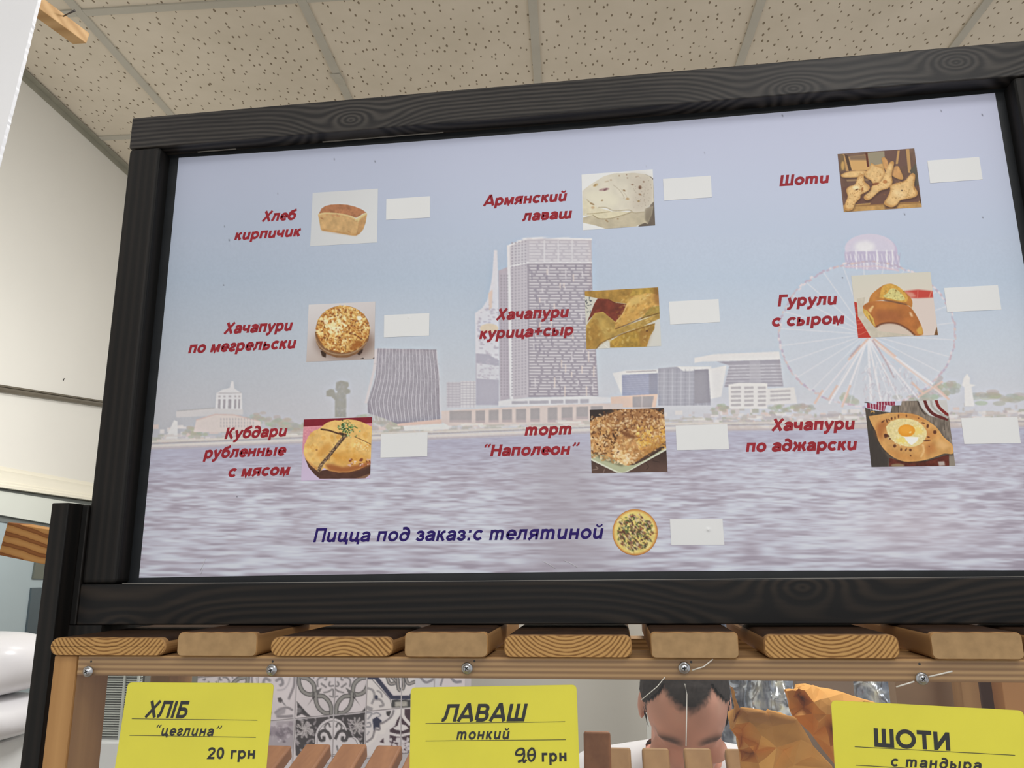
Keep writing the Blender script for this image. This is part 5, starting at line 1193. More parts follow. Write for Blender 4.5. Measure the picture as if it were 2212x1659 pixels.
hand(t2, [[(1395, 945), (1355, 940), (1362, 900), (1400, 872), (1440, 876), (1448, 915), (1410, 945), (1395, 945)], [(1440, 880), (1452, 940), (1440, 990), (1405, 1020), (1375, 1026)], [(1375, 1026), (1430, 1008), (1450, 1030), (1478, 1000)],
          [(1540, 866), (1503, 905), (1500, 970), (1530, 1016), (1566, 990), (1578, 930), (1562, 876), (1540, 866)], [(1508, 946), (1574, 938)]], 25, 870, 1460, 5.53)
t3 = tcard('price_card', (1795, 1512.5), (2211, 1535), (1803.4, 1659), (2222, 1659), 'yellow price card for tandoor bread, rightmost and tilted')
ttext(t3, 'ШОТИ', (1889, 1612), (2053, 1622), 39, .06, .165, sp=.02); ttext(t3, 'с тандыра', (1925.2, 1655.3), (2120, 1664), 23, .22, .145, sp=.06)
tline(t3, (1846.3, 1613.2), (2192.7, 1631.5)); tline(t3, (1848, 1652.8), (2196, 1673))

# ------------------------------------------------------------------ slatted bread racks
def slat(root, xa, xb, p_far, slope, L, th, mat, bevel=.003):
    """a slat falling towards the viewer from its far end at p_far (y, z of its top edge)"""
    y1, z1 = p_far; y0 = y1 - L * math.cos(math.atan(slope)); z0 = z1 - L * math.sin(math.atan(slope))
    ny, nz_ = math.sin(math.atan(slope)) * th, -math.cos(math.atan(slope)) * th
    V = [(xa, y0 + ny, z0 + nz_), (xb, y0 + ny, z0 + nz_), (xb, y1 + ny, z1 + nz_), (xa, y1 + ny, z1 + nz_), (xa, y0, z0), (xb, y0, z0), (xb, y1, z1), (xa, y1, z1)]
    return hexa('slat', V, mat, root, bevel, 3)
r0 = ray(1319, 733); sl0 = r0[2] / r0[1]
z_far = onY(740, 1605, 1.0)[2]
rackL = thing('slat_rack', (-.30, .86, z_far - .2), 'worn reddish-brown slatted bread rack between the two left price cards', 'bread rack')
for pxl, pyl in ((577, 1608), (661, 1605), (738.6, 1605), (814, 1608), (889, 1611), (964, 1613)):
    a = onY(pxl, pyl, .995); slat(rackL, a[0], a[0] + .0322, (.995, a[2]), sl0, .27, .017, M_SLAT)
for (yy, dz) in ((.96, .0285), (.78, .0285)):
    zz = z_far - sl0 * (1.0 - yy) - dz; box('cross_rail', (-.458, yy - .012, zz - .022), (-.083, yy + .012, zz), M_SLAT, rackL)
rackR = thing('slat_rack', (.12, .86, z_far - .2), 'pale steeply tilted slatted bread rack in front of the baker', 'bread rack')
for (xa, xb, py, yy) in ((1310, 1362, 1612, .95), (1386, 1444.5, 1613, .95), (1475.6, 1535, 1613, .95), (1565, 1622, 1615, .95)):
    a, b = onY(xa, py, yy), onY(xb, py, yy); slat(rackR, a[0], b[0], (yy, a[2]), 1.1, .22, .014, M_SLATP)
a, b = onY(1260, 1578, .905), onY(1318, 1578, .905); slat(rackR, a[0], b[0], (.905, a[2]), 3.0, .26, .012, M_SLAT)
for (yy, k) in ((.93, 1), (.85, 1)):
    zz = z_far - 1.1 * (.95 - yy) - .03; box('cross_rail', (-.070, yy - .004, zz - .022), (.160, yy + .014, zz), M_SLATP, rackR)

# ------------------------------------------------------------------ paper bags
from mathutils.geometry import delaunay_2d_cdt
def bag(name, outline, inner, ybase, label, ox=1560, oy=1420, s=6.506, seed=1):
    pts = outline + inner; n = len(outline)
    vo, eo, fo, *_ = delaunay_2d_cdt([Vector((p[0], -p[1])) for p in pts], [(i, (i + 1) % n) for i in range(n)], [list(range(n))], 1, 1e-4)
    def dep(x, y):
        k = min(range(len(pts)), key=lambda i: (pts[i][0] - x) ** 2 + (pts[i][1] + y) ** 2); return pts[k][2]
    F = [onY(ox + v.x / s, oy - v.y / s, ybase + dep(v.x, v.y)) for v in vo]
    ctr = np.mean(F, 0); edges = {}
    for f in fo:
        for i in range(len(f)):
            e = (f[i], f[(i + 1) % len(f)]); edges[e] = edges.get(e, 0) + 1
    bd = {i for e in edges if (e[1], e[0]) not in edges for i in e}
    m = len(F)
    B = [np.array([p[0], ybase + .040 if i not in bd else p[1] + .012, p[2]]) for i, p in enumerate(F)]
    faces = [tuple(f) for f in fo] + [tuple(i + m for i in reversed(f)) for f in fo]
    for e in edges:
        if (e[1], e[0]) not in edges: faces.append((e[1], e[0], e[0] + m, e[1] + m))
    o = fixnormals(mk(name, F + B, faces, M_KRAFT))
    bm = bmesh.new(); bm.from_mesh(o.data); bmesh.ops.triangulate(bm, faces=bm.faces)
    bmesh.ops.subdivide_edges(bm, edges=bm.edges, cuts=1, use_grid_fill=True)
    r = np.random.default_rng(seed)
    for v in bm.verts: v.co += Vector(r.normal(0, .0005, 3))
    bm.to_mesh(o.data); bm.free()
    return tag(o, label, 'paper bag', 'kraft paper bags in the bread cabinet')
bag('paper_bag', [(130, 420, .005), (185, 550, .005), (265, 735, .012), (350, 765, .02), (640, 780, .03), (680, 760, .03), (860, 810, .03), (1040, 860, .028), (1110, 960, .02), (1280, 1250, .01), (1560, 1560, .0), (1900, 3300, 0), (420, 3300, .0), (275, 1470, .012), (240, 1290, .01), (225, 1160, .005), (130, 1020, .0), (165, 930, .0), (190, 720, .0)],
    [(205, 945, -.022), (400, 900, -.016), (360, 790, .006), (545, 1080, -.028), (385, 1250, -.020), (500, 1215, -.012), (480, 1340, -.006), (440, 1352, .020), (520, 1240, -.02), (760, 1260, -.028), (520, 1480, -.030), (700, 1640, -.034), (1000, 1500, -.016), (870, 1320, -.010), (1020, 920, .012), (1110, 1150, -.002), (1250, 1400, .004), (270, 1130, .018), (330, 1330, .024), (280, 1000, .012), (700, 960, -.006), (620, 2000, -.03)], .80, 'crumpled open kraft paper bag with a pointed corner, right of the baker', seed=3)
bag('paper_bag', [(905, 470, .0), (1040, 470, .006), (1080, 440, .012), (1160, 395, .014), (1260, 410, .014), (1380, 435, .014), (1700, 500, .010), (2000, 600, .01), (2350, 720, .01), (2480, 4300, .0), (1750, 4300, 0), (1640, 1560, .0), (1280, 1100, .0), (1000, 830, .0), (960, 720, .0)],
    [(1000, 540, .004), (1065, 530, .016), (1130, 562, .022), (1290, 640, -.012), (1160, 470, -.004), (1462, 800, -.022), (1270, 790, -.006), (1360, 920, -.020), (1455, 968, -.006), (1545, 1000, .016), (1150, 690, .010), (1700, 800, -.022), (1500, 560, -.012), (1900, 1100, -.02), (1520, 1250, -.012), (2000, 1900, -.02)], .862, 'taller kraft paper bag with a torn top, behind the rightmost price card', seed=5)
# ------------------------------------------------------------------ patterned tile wall of the bakery
zj = ZC - 0.41
TA = onZ(636, 1553, zj); TB = onZ(867, 1530, zj)
td = TB - TA; td[2] = 0; Ltot = np.linalg.norm(td); td /= Ltot; tn = np.array([td[1], -td[0], 0.])
js = [np.dot(onPlane(x, y, TA, tn) - TA, td) for x, y in ((636, 1553), (721, 1545), (790.5, 1538), (866.8, 1530))]
pit = (js[3] - js[0]) / 3
cols_s = [js[0] + (k * pit) for k in range(-5, 0)] + js + [js[3] + pit, js[3] + 2 * pit]
zrow = [zj - 3 * .125, zj - 2 * .125, zj - .125, zj, zj + .125, zj + .25]
c = Cv(590, 1450, 7.135, 3100, 1560, 1.6, bg=(200, 190, 192))
GRY, DK, LT, NAVY = (120, 114, 116), (44, 38, 40), (206, 198, 198), (34, 36, 62)
c.A += ((fbm(c.H, c.W, 60, 3) - .5) * 14)[..., None]
# upper left: faded grey flourishes
for p, w, q in (([(40, 150), (120, 110), (150, 190), (100, 220)], 40, (130, 124, 128)), ([(330, 70), (320, 220), (280, 330), (240, 430)], 34, (126, 118, 122)), ([(60, 290), (160, 280), (230, 200), (260, 100)], 22, (168, 160, 164)), ([(80, 420), (140, 470), (190, 530)], 16, (110, 104, 108)), ([(30, 640), (120, 580), (220, 560), (300, 600)], 30, (124, 116, 120)), ([(60, 700), (200, 700), (300, 690)], 40, (130, 122, 126))): c.curve(p, w, q, .9, soft=4)
c.poly([(70, 410), (120, 400), (150, 450), (110, 490), (80, 470)], DK, .8); c.poly([(10, 640), (100, 560), (200, 560), (180, 650), (60, 700)], (140, 132, 136), .8, soft=8)
c.poly([(0, 770), (320, 760), (310, 1200), (0, 1200)], (160, 150, 156)); c.spots(40, (0, 780, 310, 1100), 20, 50, [(108, 98, 106), (140, 128, 136), (190, 180, 186)], 3, .7)
# interlaced rings (two tiles, mirrored)
for sgn, x0 in ((1, 0), (-1, 1870)):
    T_ = lambda pts: [(x0 + sgn * x, y) for x, y in pts]
    for p in ([(395, 60), (400, 180), (450, 300), (540, 355), (620, 350)], [(430, 90), (540, 120), (620, 200), (640, 300), (630, 400)], [(660, 330), (660, 450), (700, 560), (790, 640), (900, 640)], [(690, 380), (780, 390), (860, 470), (895, 560), (900, 680)]):
        c.curve(T_(p), 66, (52, 48, 48)); c.curve(T_(p), 42, (134, 130, 126))
    c.poly(T_([(630, 380), (520, 540), (600, 440), (650, 400)]), DK); c.poly(T_([(650, 310), (755, 250), (700, 360)]), (90, 86, 86))
    for p, w in (([(690, 240), (680, 150), (720, 100), (780, 90)], 26), ([(880, 160), (860, 200), (880, 230), (930, 220)], 26), ([(780, 330), (860, 310), (920, 280), (930, 380)], 24), ([(640, 70), (620, 110)], 22), ([(820, 60), (820, 130), (790, 130)], 24), ([(870, 380), (930, 400)], 20), ([(740, 190), (820, 250)], 30)): c.curve(T_(p), w, GRY, .95, soft=2)
    c.poly(T_([(365, 460), (400, 500), (450, 560), (520, 640), (590, 700), (520, 700), (440, 660), (360, 700), (380, 600)]), DK, .9, noise=(.6, 40, 4)); c.ell(*T_([(400, 600)])[0], 34, 40, (120, 114, 116), .9)
# leafy dark tiles with a pale quatrefoil
c.poly([(345, 745), (930, 690), (930, 1300), (345, 1300)], (58, 52, 54)); c.poly([(945, 690), (1415, 640), (1415, 1300), (945, 1300)], (54, 48, 50))
c.spots(110, (350, 720, 1410, 1250), 10, 26, [(186, 178, 180), (160, 150, 154)], 8, .8, 2.6)
for (x, y) in ((480, 900), (1290, 840)):
    for k in range(9):
        a = -2.6 + k * .62; c.curve([(x, y), (x + 60 * math.cos(a), y + 60 * math.sin(a)), (x + 130 * math.cos(a + .15), y + 130 * math.sin(a + .15))], 26, (182, 174, 174), .9, soft=2); c.curve([(x, y), (x + 110 * math.cos(a + .1), y + 110 * math.sin(a + .1))], 6, (80, 72, 74), .9)
foil = smooth_pts([(640, 1120), (650, 960), (720, 820), (830, 740), (930, 720), (1050, 760), (1130, 860), (1160, 1000), (1260, 1010), (1340, 1100), (1340, 1300), (640, 1300)])
c.poly(foil, (206, 198, 200)); c.line(foil, 10, DK); c.line((np.array(foil) - [930, 1100]) * .88 + [930, 1100], 8, (90, 84, 86))
for sgn, x0 in ((1, 0), (-1, 1850)):
    T_ = lambda pts: [(x0 + sgn * x, y) for x, y in pts]
    c.curve(T_([(890, 1040), (840, 940), (760, 920), (710, 980), (730, 1060), (780, 1060), (780, 1010)]), 46, (62, 56, 58)); c.curve(T_([(800, 900), (800, 840), (850, 800), (880, 860)]), 26, (90, 84, 86)); c.curve(T_([(870, 1150), (850, 1230)]), 30, GRY)
# octagon tile
c.poly([(1440, 0), (2200, 0), (2200, 580), (1440, 620)], (208, 200, 198))
c.line([(1450, 90), (1580, 90), (1830, 400), (2110, 400), (2400, 90)], 66, NAVY); c.line([(1620, 80), (1850, 370), (2100, 372)], 12, (190, 178, 180)); c.line([(1520, 120), (1810, 440), (1830, 560)], 12, (100, 94, 98)); c.poly([(1830, 440), (2120, 440), (2120, 560), (1830, 560)], (52, 50, 50)); c.poly([(1880, 470), (2070, 465), (2070, 540), (1880, 545)], (160, 154, 146), noise=(.2, 30, 4))
for p in ([(1760, 90), (1800, 190), (1900, 180)], [(1820, 80), (1920, 180)], [(1920, 110), (1930, 260), (1960, 300)], [(2040, 80), (2080, 190), (2190, 160)], [(2000, 110), (2010, 230), (1990, 280)]): c.curve(p, 54, (72, 70, 72)); c.curve(p, 26, (150, 142, 138))
for p, w in (([(1460, 260), (1540, 300), (1560, 400), (1520, 500)], 34), ([(1560, 430), (1650, 440), (1700, 520), (1640, 540)], 34), ([(1600, 300), (1660, 330), (1680, 400)], 24), ([(1450, 560), (1520, 590)], 60)): c.curve(p, w, (140, 134, 136), .9, soft=2)
c.ell(1590, 400, 26, 34, NAVY)
# quatrefoil with navy leaf
c.poly([(1430, 620), (2400, 560), (2400, 1300), (1430, 1300)], (210, 202, 202))
c.poly([(1960, 590), (2120, 580), (2120, 1300), (1790, 1300), (1800, 900), (1880, 840)], (58, 34, 46)); c.curve([(1960, 590), (1880, 720), (1750, 830), (1690, 860), (1690, 930), (1590, 930), (1540, 1040), (1440, 1130)], 80, (216, 208, 206)); c.curve([(1860, 600), (1820, 700), (1700, 790), (1640, 810), (1640, 900), (1570, 900), (1530, 1020), (1440, 1090)], 30, (128, 120, 124)); c.curve([(2000, 580), (2010, 700), (2110, 820)], 50, (214, 206, 204))
c.poly([(1530, 740), (1600, 700), (1680, 770), (1640, 800), (1640, 870), (1580, 860), (1550, 920), (1540, 830)], NAVY); c.poly([(1740, 620), (1820, 610), (1790, 700), (1750, 680)], DK)
for p, w in (([(1540, 660), (1600, 640), (1660, 680), (1620, 700)], 22), ([(1450, 800), (1490, 790), (1500, 850), (1440, 860)], 22), ([(1440, 640), (1520, 650), (1460, 740)], 26), ([(1480, 930), (1450, 980)], 20)): c.curve(p, w, (140, 136, 142), .9)
c.poly([(1960, 700), (1990, 820), (2040, 830), (2090, 880), (2000, 920), (1880, 900), (1850, 870), (1920, 840)], (214, 206, 206)); c.curve([(1800, 960), (1950, 990), (2110, 960)], 40, (212, 204, 204)); c.spots(60, (1800, 1030, 2120, 1290), 14, 30, [(206, 198, 200)], 5, .9, 1.4); c.poly([(1640, 1090), (1700, 1030), (1710, 1110)], (58, 34, 46))
# beyond the second card: pale faded tile
c.poly([(2190, 0), (2560, 0), (2560, 560), (2190, 580)], (196, 192, 196)); 
for p, w in (([(2720, 60), (2800, 160), (2900, 160)], 40), ([(2250, 60), (2350, 170), (2480, 120)], 36), ([(2620, 90), (2580, 220)], 30)): c.curve(p, w, (122, 118, 126), .9, soft=3)
c.soften(2.5)
tw = thing('wall_tiled', (TA[0], TA[1], 0.0), 'bakery wall clad in grey patterned patchwork tiles', None, kind='structure')
def tp(s, z, d=0.0): return TA * np.array([1, 1, 0]) + td * s + tn * d + np.array([0, 0, z])
M_TILE = printed('printed_ceramic_tile', 0.3, 0.4)
M_GROUT = plain('pale_grout', (206, 198, 200), 0.8, 0.1, 0.04, 60)
sA, sB = cols_s[0] - .03, cols_s[-1] + .02
hexa('grout_bed', [tp(sA, 0, -.06), tp(sB, 0, -.06), tp(sB, 0, -.002), tp(sA, 0, -.002), tp(sA, ZC - .02, -.06), tp(sB, ZC - .02, -.06), tp(sB, ZC - .02, -.002), tp(sA, ZC - .02, -.002)], M_GROUT, tw)
g = .0022
for i in range(len(cols_s) - 1):
    for j in range(2, len(zrow) - 1):
        s_ = np.linspace(cols_s[i] + g, cols_s[i + 1] - g, 44)[None, :, None]; z_ = np.linspace(zrow[j + 1] - g, zrow[j] + g, 56)[:, None, None]
        P = TA * np.array([1, 1, 0]) + td * s_ + np.array([0, 0, 1.]) * z_
        X, Y = project(P); gridmesh('wall_tile', P, c.at(X, Y, True) * 1.06, M_TILE, tw, .0019, -tn)

# ------------------------------------------------------------------ bakery clutter seen through the acrylic
ap0, ap1 = onY(226, 1600, 1.6), onY(300, 1600, 1.6)
app = thing('ventilated_cooler', (ap0[0], 1.6, 0), 'white cooler with a fine-slatted grille behind the leftmost price card', 'cooler')
zs = ap0[2]; xr = onY(296, 1459, 1.6)[0]; xl = xr - .14
M_GRID = plain('white_grille_wire', (208, 212, 202), 0.4, 0.4, 0.03); M_GDARK = plain('grey_grille_back', (120, 118, 108), 0.7, 0.2)
box('body', (xl, 1.59, 0), (xr, 1.85, zs), M_WHITE, app, .004)
box('grille_back', (xl, 1.63, zs), (xr, 1.85, zs + .20), M_GDARK, app)
V, Fc = [], []
for k in range(26):
    z0 = zs + .006 + k * .0048; b = len(V)
    for (x, y, z) in [(xl, 1.615, z0), (xr, 1.615, z0), (xr, 1.622, z0), (xl, 1.622, z0), (xl, 1.615, z0 + .0022), (xr, 1.615, z0 + .0022), (xr, 1.622, z0 + .0022), (xl, 1.622, z0 + .0022)]: V.append((x, y, z))
    Fc += [tuple(i + b for i in f) for f in BOXF]
tag(mk('grille_slats', V, Fc, M_GRID, app), kind='stuff')
for x in (xl + .003, xr - .004, onY(255, 1535, 1.6)[0]): box('grille_upright', (x - .0015, 1.610, zs), (x + .0025, 1.614, zs + .19), M_GRID, app)
box('grille_head', (xl, 1.606, zs + .138), (xr, 1.63, zs + .20), M_GRID, app)
# crumpled clear film
def film_mat():
    t = NT('crinkled_silver_film', 0.18, 0.6)
    nz = t.noise(t.obj((1, 1, 1)), 26, 4)
    t.base(t.ramp(nz, [(0.30, (.10, .11, .14)), (0.50, (.30, .32, .36)), (0.62, (.62, .62, .60)), (0.75, (.75, .70, .50))]))
    t.b.inputs['Metallic'].default_value = .7; return t.m
a, b = onY(1556, 1470, 2.15), onY(1945, 1470, 2.15); zlo = onY(1600, 1632, 2.15)[2]
nx, nz_ = 90, 60; V = np.zeros((nz_, nx, 3)); V[..., 0] = np.linspace(a[0], b[0], nx); V[..., 2] = np.linspace(zlo, ZC - .02, nz_)[:, None]
V[..., 1] = 2.15 + .05 * (fbm(nz_, nx, 16, 21, 4) - .5) * 2 + .02 * np.abs(vnoise(nz_, nx, 7, 5) - .5)
idx = np.arange(nx * nz_).reshape(nz_, nx)
front = V.reshape(-1, 3); back = front + np.array([0, .09, 0]); m = len(front)
Fq = [tuple(q) for q in np.stack([idx[:-1, :-1], idx[:-1, 1:], idx[1:, 1:], idx[1:, :-1]], -1).reshape(-1, 4)]
ring = list(idx[0, :-1]) + list(idx[:-1, -1]) + list(idx[-1, :0:-1]) + list(idx[:0:-1, 0])
Fq2 = Fq + [tuple(i + m for i in reversed(f)) for f in Fq] + [(ring[i], ring[i - 1], ring[i - 1] + m, ring[i] + m) for i in range(len(ring))]
fm = fixnormals(mk('film_bundle', np.vstack([front, back]), Fq2, film_mat(), smooth=True)); tag(fm, 'crinkled silvery plastic film bundle behind the paper bags', 'film bundle')
tbl = thing('work_table', (.5, 2.18, 0), 'plain white work table carrying the film bundle at the back', 'table')
box('tabletop', (a[0] - .05, 2.03, zlo - .03), (b[0] + .05, 2.36, zlo), M_WHITE, tbl, .002)
for x in (a[0] - .03, b[0] + .01):
    for y in (2.05, 2.31): box('leg', (x, y, 0), (x + .03, y + .03, zlo - .03), M_WHITE, tbl)
def upright(px0, px1, y, mat, label, dy=.03, top=ZC - .105):
    p, q = onY(px0, 1500, y), onY(px1, 1500, y); o = box('wooden_upright', (p[0], y, 0), (q[0], y + dy, top), mat, None, .001); return tag(o, label, 'wooden upright')
upright(1722, 1846, 1.72, plain('grey_brown_board', (140, 118, 100), .6, .25, .08, 12), 'grey-brown board standing behind the taller paper bag')
upright(1936, 2076, 1.20, plain('tan_board', (176, 146, 116), .6, .25, .08, 12), 'wide tan board behind the rightmost price card')
upright(2078, 2117, 1.12, M_PINEV, 'narrow pale pine upright beside the dark brown board'); upright(2120, 2164, 1.16, M_WALNUT, 'dark brown board between two pine uprights'); upright(2167, 2290, 1.10, M_PINEX, 'orange varnished pine board at the right edge')

# ------------------------------------------------------------------ left of the board
cup = thing('wall_cupboard', tuple(onW(60, 1390) * np.array([1, 1, 0])), 'pale blue-grey cupboard with dark glazed panels below the cornice', 'cupboard')
M_BLUE = plain('pale_blue_grey_paint', (176, 190, 194), .35, .4, .03, 5); M_DGL = plain('dark_grey_panel', (84, 96, 102), .25, .5, .08, 8); M_OLV = plain('grey_olive_panel', (110, 114, 104), .3, .4, .06, 8); M_PALE = plain('pale_green_white', (222, 226, 218), .4, .4, .02, 5); M_GREY = plain('mid_grey_edge', (122, 128, 126), .4, .4, .05, 8)
def wq(name, quad, d0, d1, mat, par):
    q = [onW(x, y) for x, y in quad]
    q = [q[3], q[2], q[1], q[0]]
    return hexa(name, [q[0] + WN * d0, q[1] + WN * d0, q[1] + WN * d1, q[0] + WN * d1, q[3] + WN * d0, q[2] + WN * d0, q[2] + WN * d1, q[3] + WN * d1], mat, par)
wq('body', [(-60, 1055), (260, 1098), (260, 1720), (-60, 1700)], .0, .030, M_BLUE, cup)
wq('head_strip', [(-60, 1052), (240, 1094), (240, 1102), (-60, 1064)], .031, .040, M_GREY, cup); wq('head_board', [(-60, 1057), (240, 1103), (240, 1160), (-60, 1108)], .031, .045, M_PALE, cup); wq('lower_grey_strip', [(-60, 1109), (240, 1161), (240, 1172), (-60, 1121)], .031, .034, M_GREY, cup)  # plain grey strip along the lower edge of the head board
wq('upper_panel', [(53, 1208), (160, 1214), (154, 1253), (46, 1250)], .031, .036, M_OLV, cup); wq('lower_panel', [(43, 1270), (150, 1268), (130, 1440), (22, 1440)], .031, .036, M_DGL, cup)
# rough beam end poking out behind the post
bq = [(16, 1128), (165, 1155), (150, 1230), (-4, 1199)]
P = [onY(x, y, .7762) for x, y in bq]; q = [P[3], P[2], P[1], P[0]]
def stained():
    t = NT('stained_beam_end', .7, .2); v = t.obj((1, 1, 1)); n = t.noise(v, 14, 4)
    tc = t.n('ShaderNodeTexCoord'); sp = t.n('ShaderNodeSeparateXYZ'); t.l(tc.outputs['Object'], sp.inputs[0])
    w = t.math('SINE', t.math('ADD', t.math('ADD', t.math('MULTIPLY', sp.outputs[2], 560), t.math('MULTIPLY', sp.outputs[0], 150)), t.math('MULTIPLY', n, 9)))
    t.base(t.ramp(t.math('MULTIPLY_ADD', w, .5, .5), [(.0, tuple(s2l((196, 146, 88)))), (.6, tuple(s2l((186, 132, 76)))), (.78, tuple(s2l((128, 78, 42)))), (1, tuple(s2l((150, 96, 54))))])); t.bump(w, .3, .001); return t.m
dv = np.array([.0, .032, .0])
beam = hexa('beam_offcut', [q[0], q[1], q[1] + dv, q[0] + dv, q[3], q[2], q[2] + dv, q[3] + dv], stained(), None, .001); tag(beam, 'rough stained wooden beam end fixed behind the dark side board', 'wooden beam')
# stacked white sacks
def sack(cx, cy, rx, ry, y, rz, label, seed):
    c0 = onY(cx, cy, y); k = y / F_PX * 1.02; nu, nv = 48, 28; V = []; r = np.random.default_rng(seed); ph = r.uniform(0, 6, 6)
    for j in range(nv + 1):
        v = -math.pi / 2 + math.pi * j / nv
        for i in range(nu):
            u = 2 * math.pi * i / nu
            f = lambda t, e: math.copysign(abs(t) ** e, t)
            x, yy, z = f(math.cos(v), .7) * f(math.cos(u), .7), f(math.cos(v), .7) * f(math.sin(u), .7), f(math.sin(v), .85)
            w = 1 + .03 * math.sin(3 * u + ph[0]) + .02 * math.sin(5 * u + 3 * v + ph[1])
            V.append(c0 + np.array([x * rx * k * w, yy * rz * w, z * ry * k]))
    Fc = [(j * nu + i, j * nu + (i + 1) % nu, (j + 1) * nu + (i + 1) % nu, (j + 1) * nu + i) for j in range(nv) for i in range(nu)]
    o = fixnormals(mk('flour_sack', V, Fc, plain('white_sack_film', (240, 238, 240), .28, .5, .03, 6), smooth=True)); return tag(o, label, 'sack', 'white sacks stacked left of the post')
sack(-40, 1434, 132, 67, 1.45, .11, 'plump shiny white sack, upper of the two in the stack', 3); sack(-52, 1551, 122, 47, 1.45, .12, 'plump shiny white sack, lower one resting on the white counter', 4)
wc_ = onY(0, 1604, 1.45)[2]
wc0 = box('white_counter', (-1.45, 1.26, 0), (-1.18, 1.64, wc_ - .003), M_WHITE, None, .006); tag(wc0, 'white counter carrying the stacked white sacks', 'counter')
# nailed batten and white foam panel near the ceiling
dd = ray(1700, 1215); dd[2] = 0; dd /= np.linalg.norm(dd); pr = np.array([-dd[1], dd[0], 0]); Bp = onY(187, 94, 1.05); hh = .0225; ww = .0235; Lb = .42
b0 = [Bp - dd * Lb, Bp, Bp + pr * ww - dd * .006, Bp + pr * ww - dd * Lb]
bat = hexa('nailed_batten', b0 + [p + np.array([0, 0, hh]) + dd * .004 for p in b0], wood('pale_batten', (190, 146, 92), (226, 186, 132), axis=0, across=2, freq=300, stretch=.1, warp=8, contrast=(0, 1), rough=.55), None, .0012); tag(bat, 'pale pine batten with a bent nail hanging below the ceiling', 'batten')
np0 = onPlane(137, 36, Bp + np.array([0, 0, .01]), pr); tube('nail', [np0 + pr * .004, np0 - pr * .010 + np.array([0, 0, .003]), np0 - pr * .020 + np.array([.003, 0, .006])], [.0011, .0011, .0019], plain('grey_nail', (96, 92, 90), .4, .5, .1, metallic=.8), bat)
e0, e1 = onY(82, 0, .60), onY(0, 330, .60); de = (e1 - e0) / (e1 - e0)[2]
zt_, zb_ = ZCEIL - .002, ZC + .02
r = np.random.default_rng(8); Ed = []
for z in np.linspace(zt_, zb_, 500): Ed.append(e0 + de * (z - e0[2]) + np.array([r.normal(0, .00018), 0, 0]))
Lf = [p - np.array([.20, 0, 0]) for p in (Ed[-1], Ed[0])]
ol = Ed + Lf; n = len(ol); V = ol + [p + np.array([0, .004, 0]) for p in ol]
fo = fixnormals(mk('foam_panel', V, [tuple(range(n)), tuple(range(n, 2 * n))] + [(i, (i + 1) % n, n + (i + 1) % n, n + i) for i in range(n)], plain('white_foam', (248, 248, 250), .6, .3, .02, 12))); tag(fo, 'white foam panel with a ragged edge hanging from the ceiling at far left', 'foam panel')

# ------------------------------------------------------------------ the baker
PRIM = []
def cap(a, b, ra, rb, lab, sq=1.0): PRIM.append(('c', np.array(a, float), np.array(b, float), ra, rb, lab))
def ellp(c_, r_, lab, R=None): PRIM.append(('e', np.array(c_, float), np.array(r_, float), R if R is not None else np.eye(3), 0, lab))
bz = onY(1492, 1604, 1.42); PHI = math.radians(36)
Rh = np.array([[1, 0, 0], [0, math.cos(PHI), -math.sin(PHI)], [0, math.sin(PHI), math.cos(PHI)]])
H0 = bz - Rh @ np.array([0, -.090, .020])
hp = lambda x, y, z: H0 + Rh @ np.array([x, y, z])
ellp(hp(0, .012, .040), (.074, .094, .088), 'head', Rh); ellp(hp(0, -.020, .030), (.070, .072, .085), 'head', Rh); ellp(hp(0, -.030, -.045), (.056, .060, .075), 'head', Rh); ellp(hp(0, -.050, -.098), (.030, .030, .024), 'head', Rh)
cap(hp(0, -.090, .005), hp(0, -.112, -.035), .009, .014, 'head'); ellp(hp(.012, -.104, -.038), (.009, .010, .008), 'head', Rh); ellp(hp(-.012, -.104, -.038), (.009, .010, .008), 'head', Rh)
cap(hp(-.045, -.072, .022), hp(-.012, -.085, .018), .011, .011, 'head'); cap(hp(.045, -.072, .022), hp(.012, -.085, .018), .011, .011, 'head'); cap(hp(-.022, -.082, -.066), hp(.022, -.082, -.066), .009, .009, 'head')
for s in (-1, 1):
    ellp(hp(s * .076, .012, -.002), (.007, .018, .030), 'head', Rh); ellp(hp(s * .032, -.072, .002), (.014, .012, .010), 'head', Rh); ellp(hp(s * .045, -.060, -.030), (.022, .022, .020), 'head', Rh)
bxp = H0[0]
nk = np.array([bxp, 1.612, 1.268]); ch = np.array([bxp, 1.70, 1.17]); be = np.array([bxp, 1.77, 1.02]); pe = np.array([bxp, 1.82, .90])
cap(hp(0, .03, -.06), nk, .058, .062, 'head'); cap(nk + [0, .01, -.01], ch, .075, .13, 'shirt'); ellp(ch, (.165, .105, .13), 'shirt'); ellp(be, (.145, .10, .13), 'shirt'); ellp(pe, (.155, .11, .11), 'trousers')
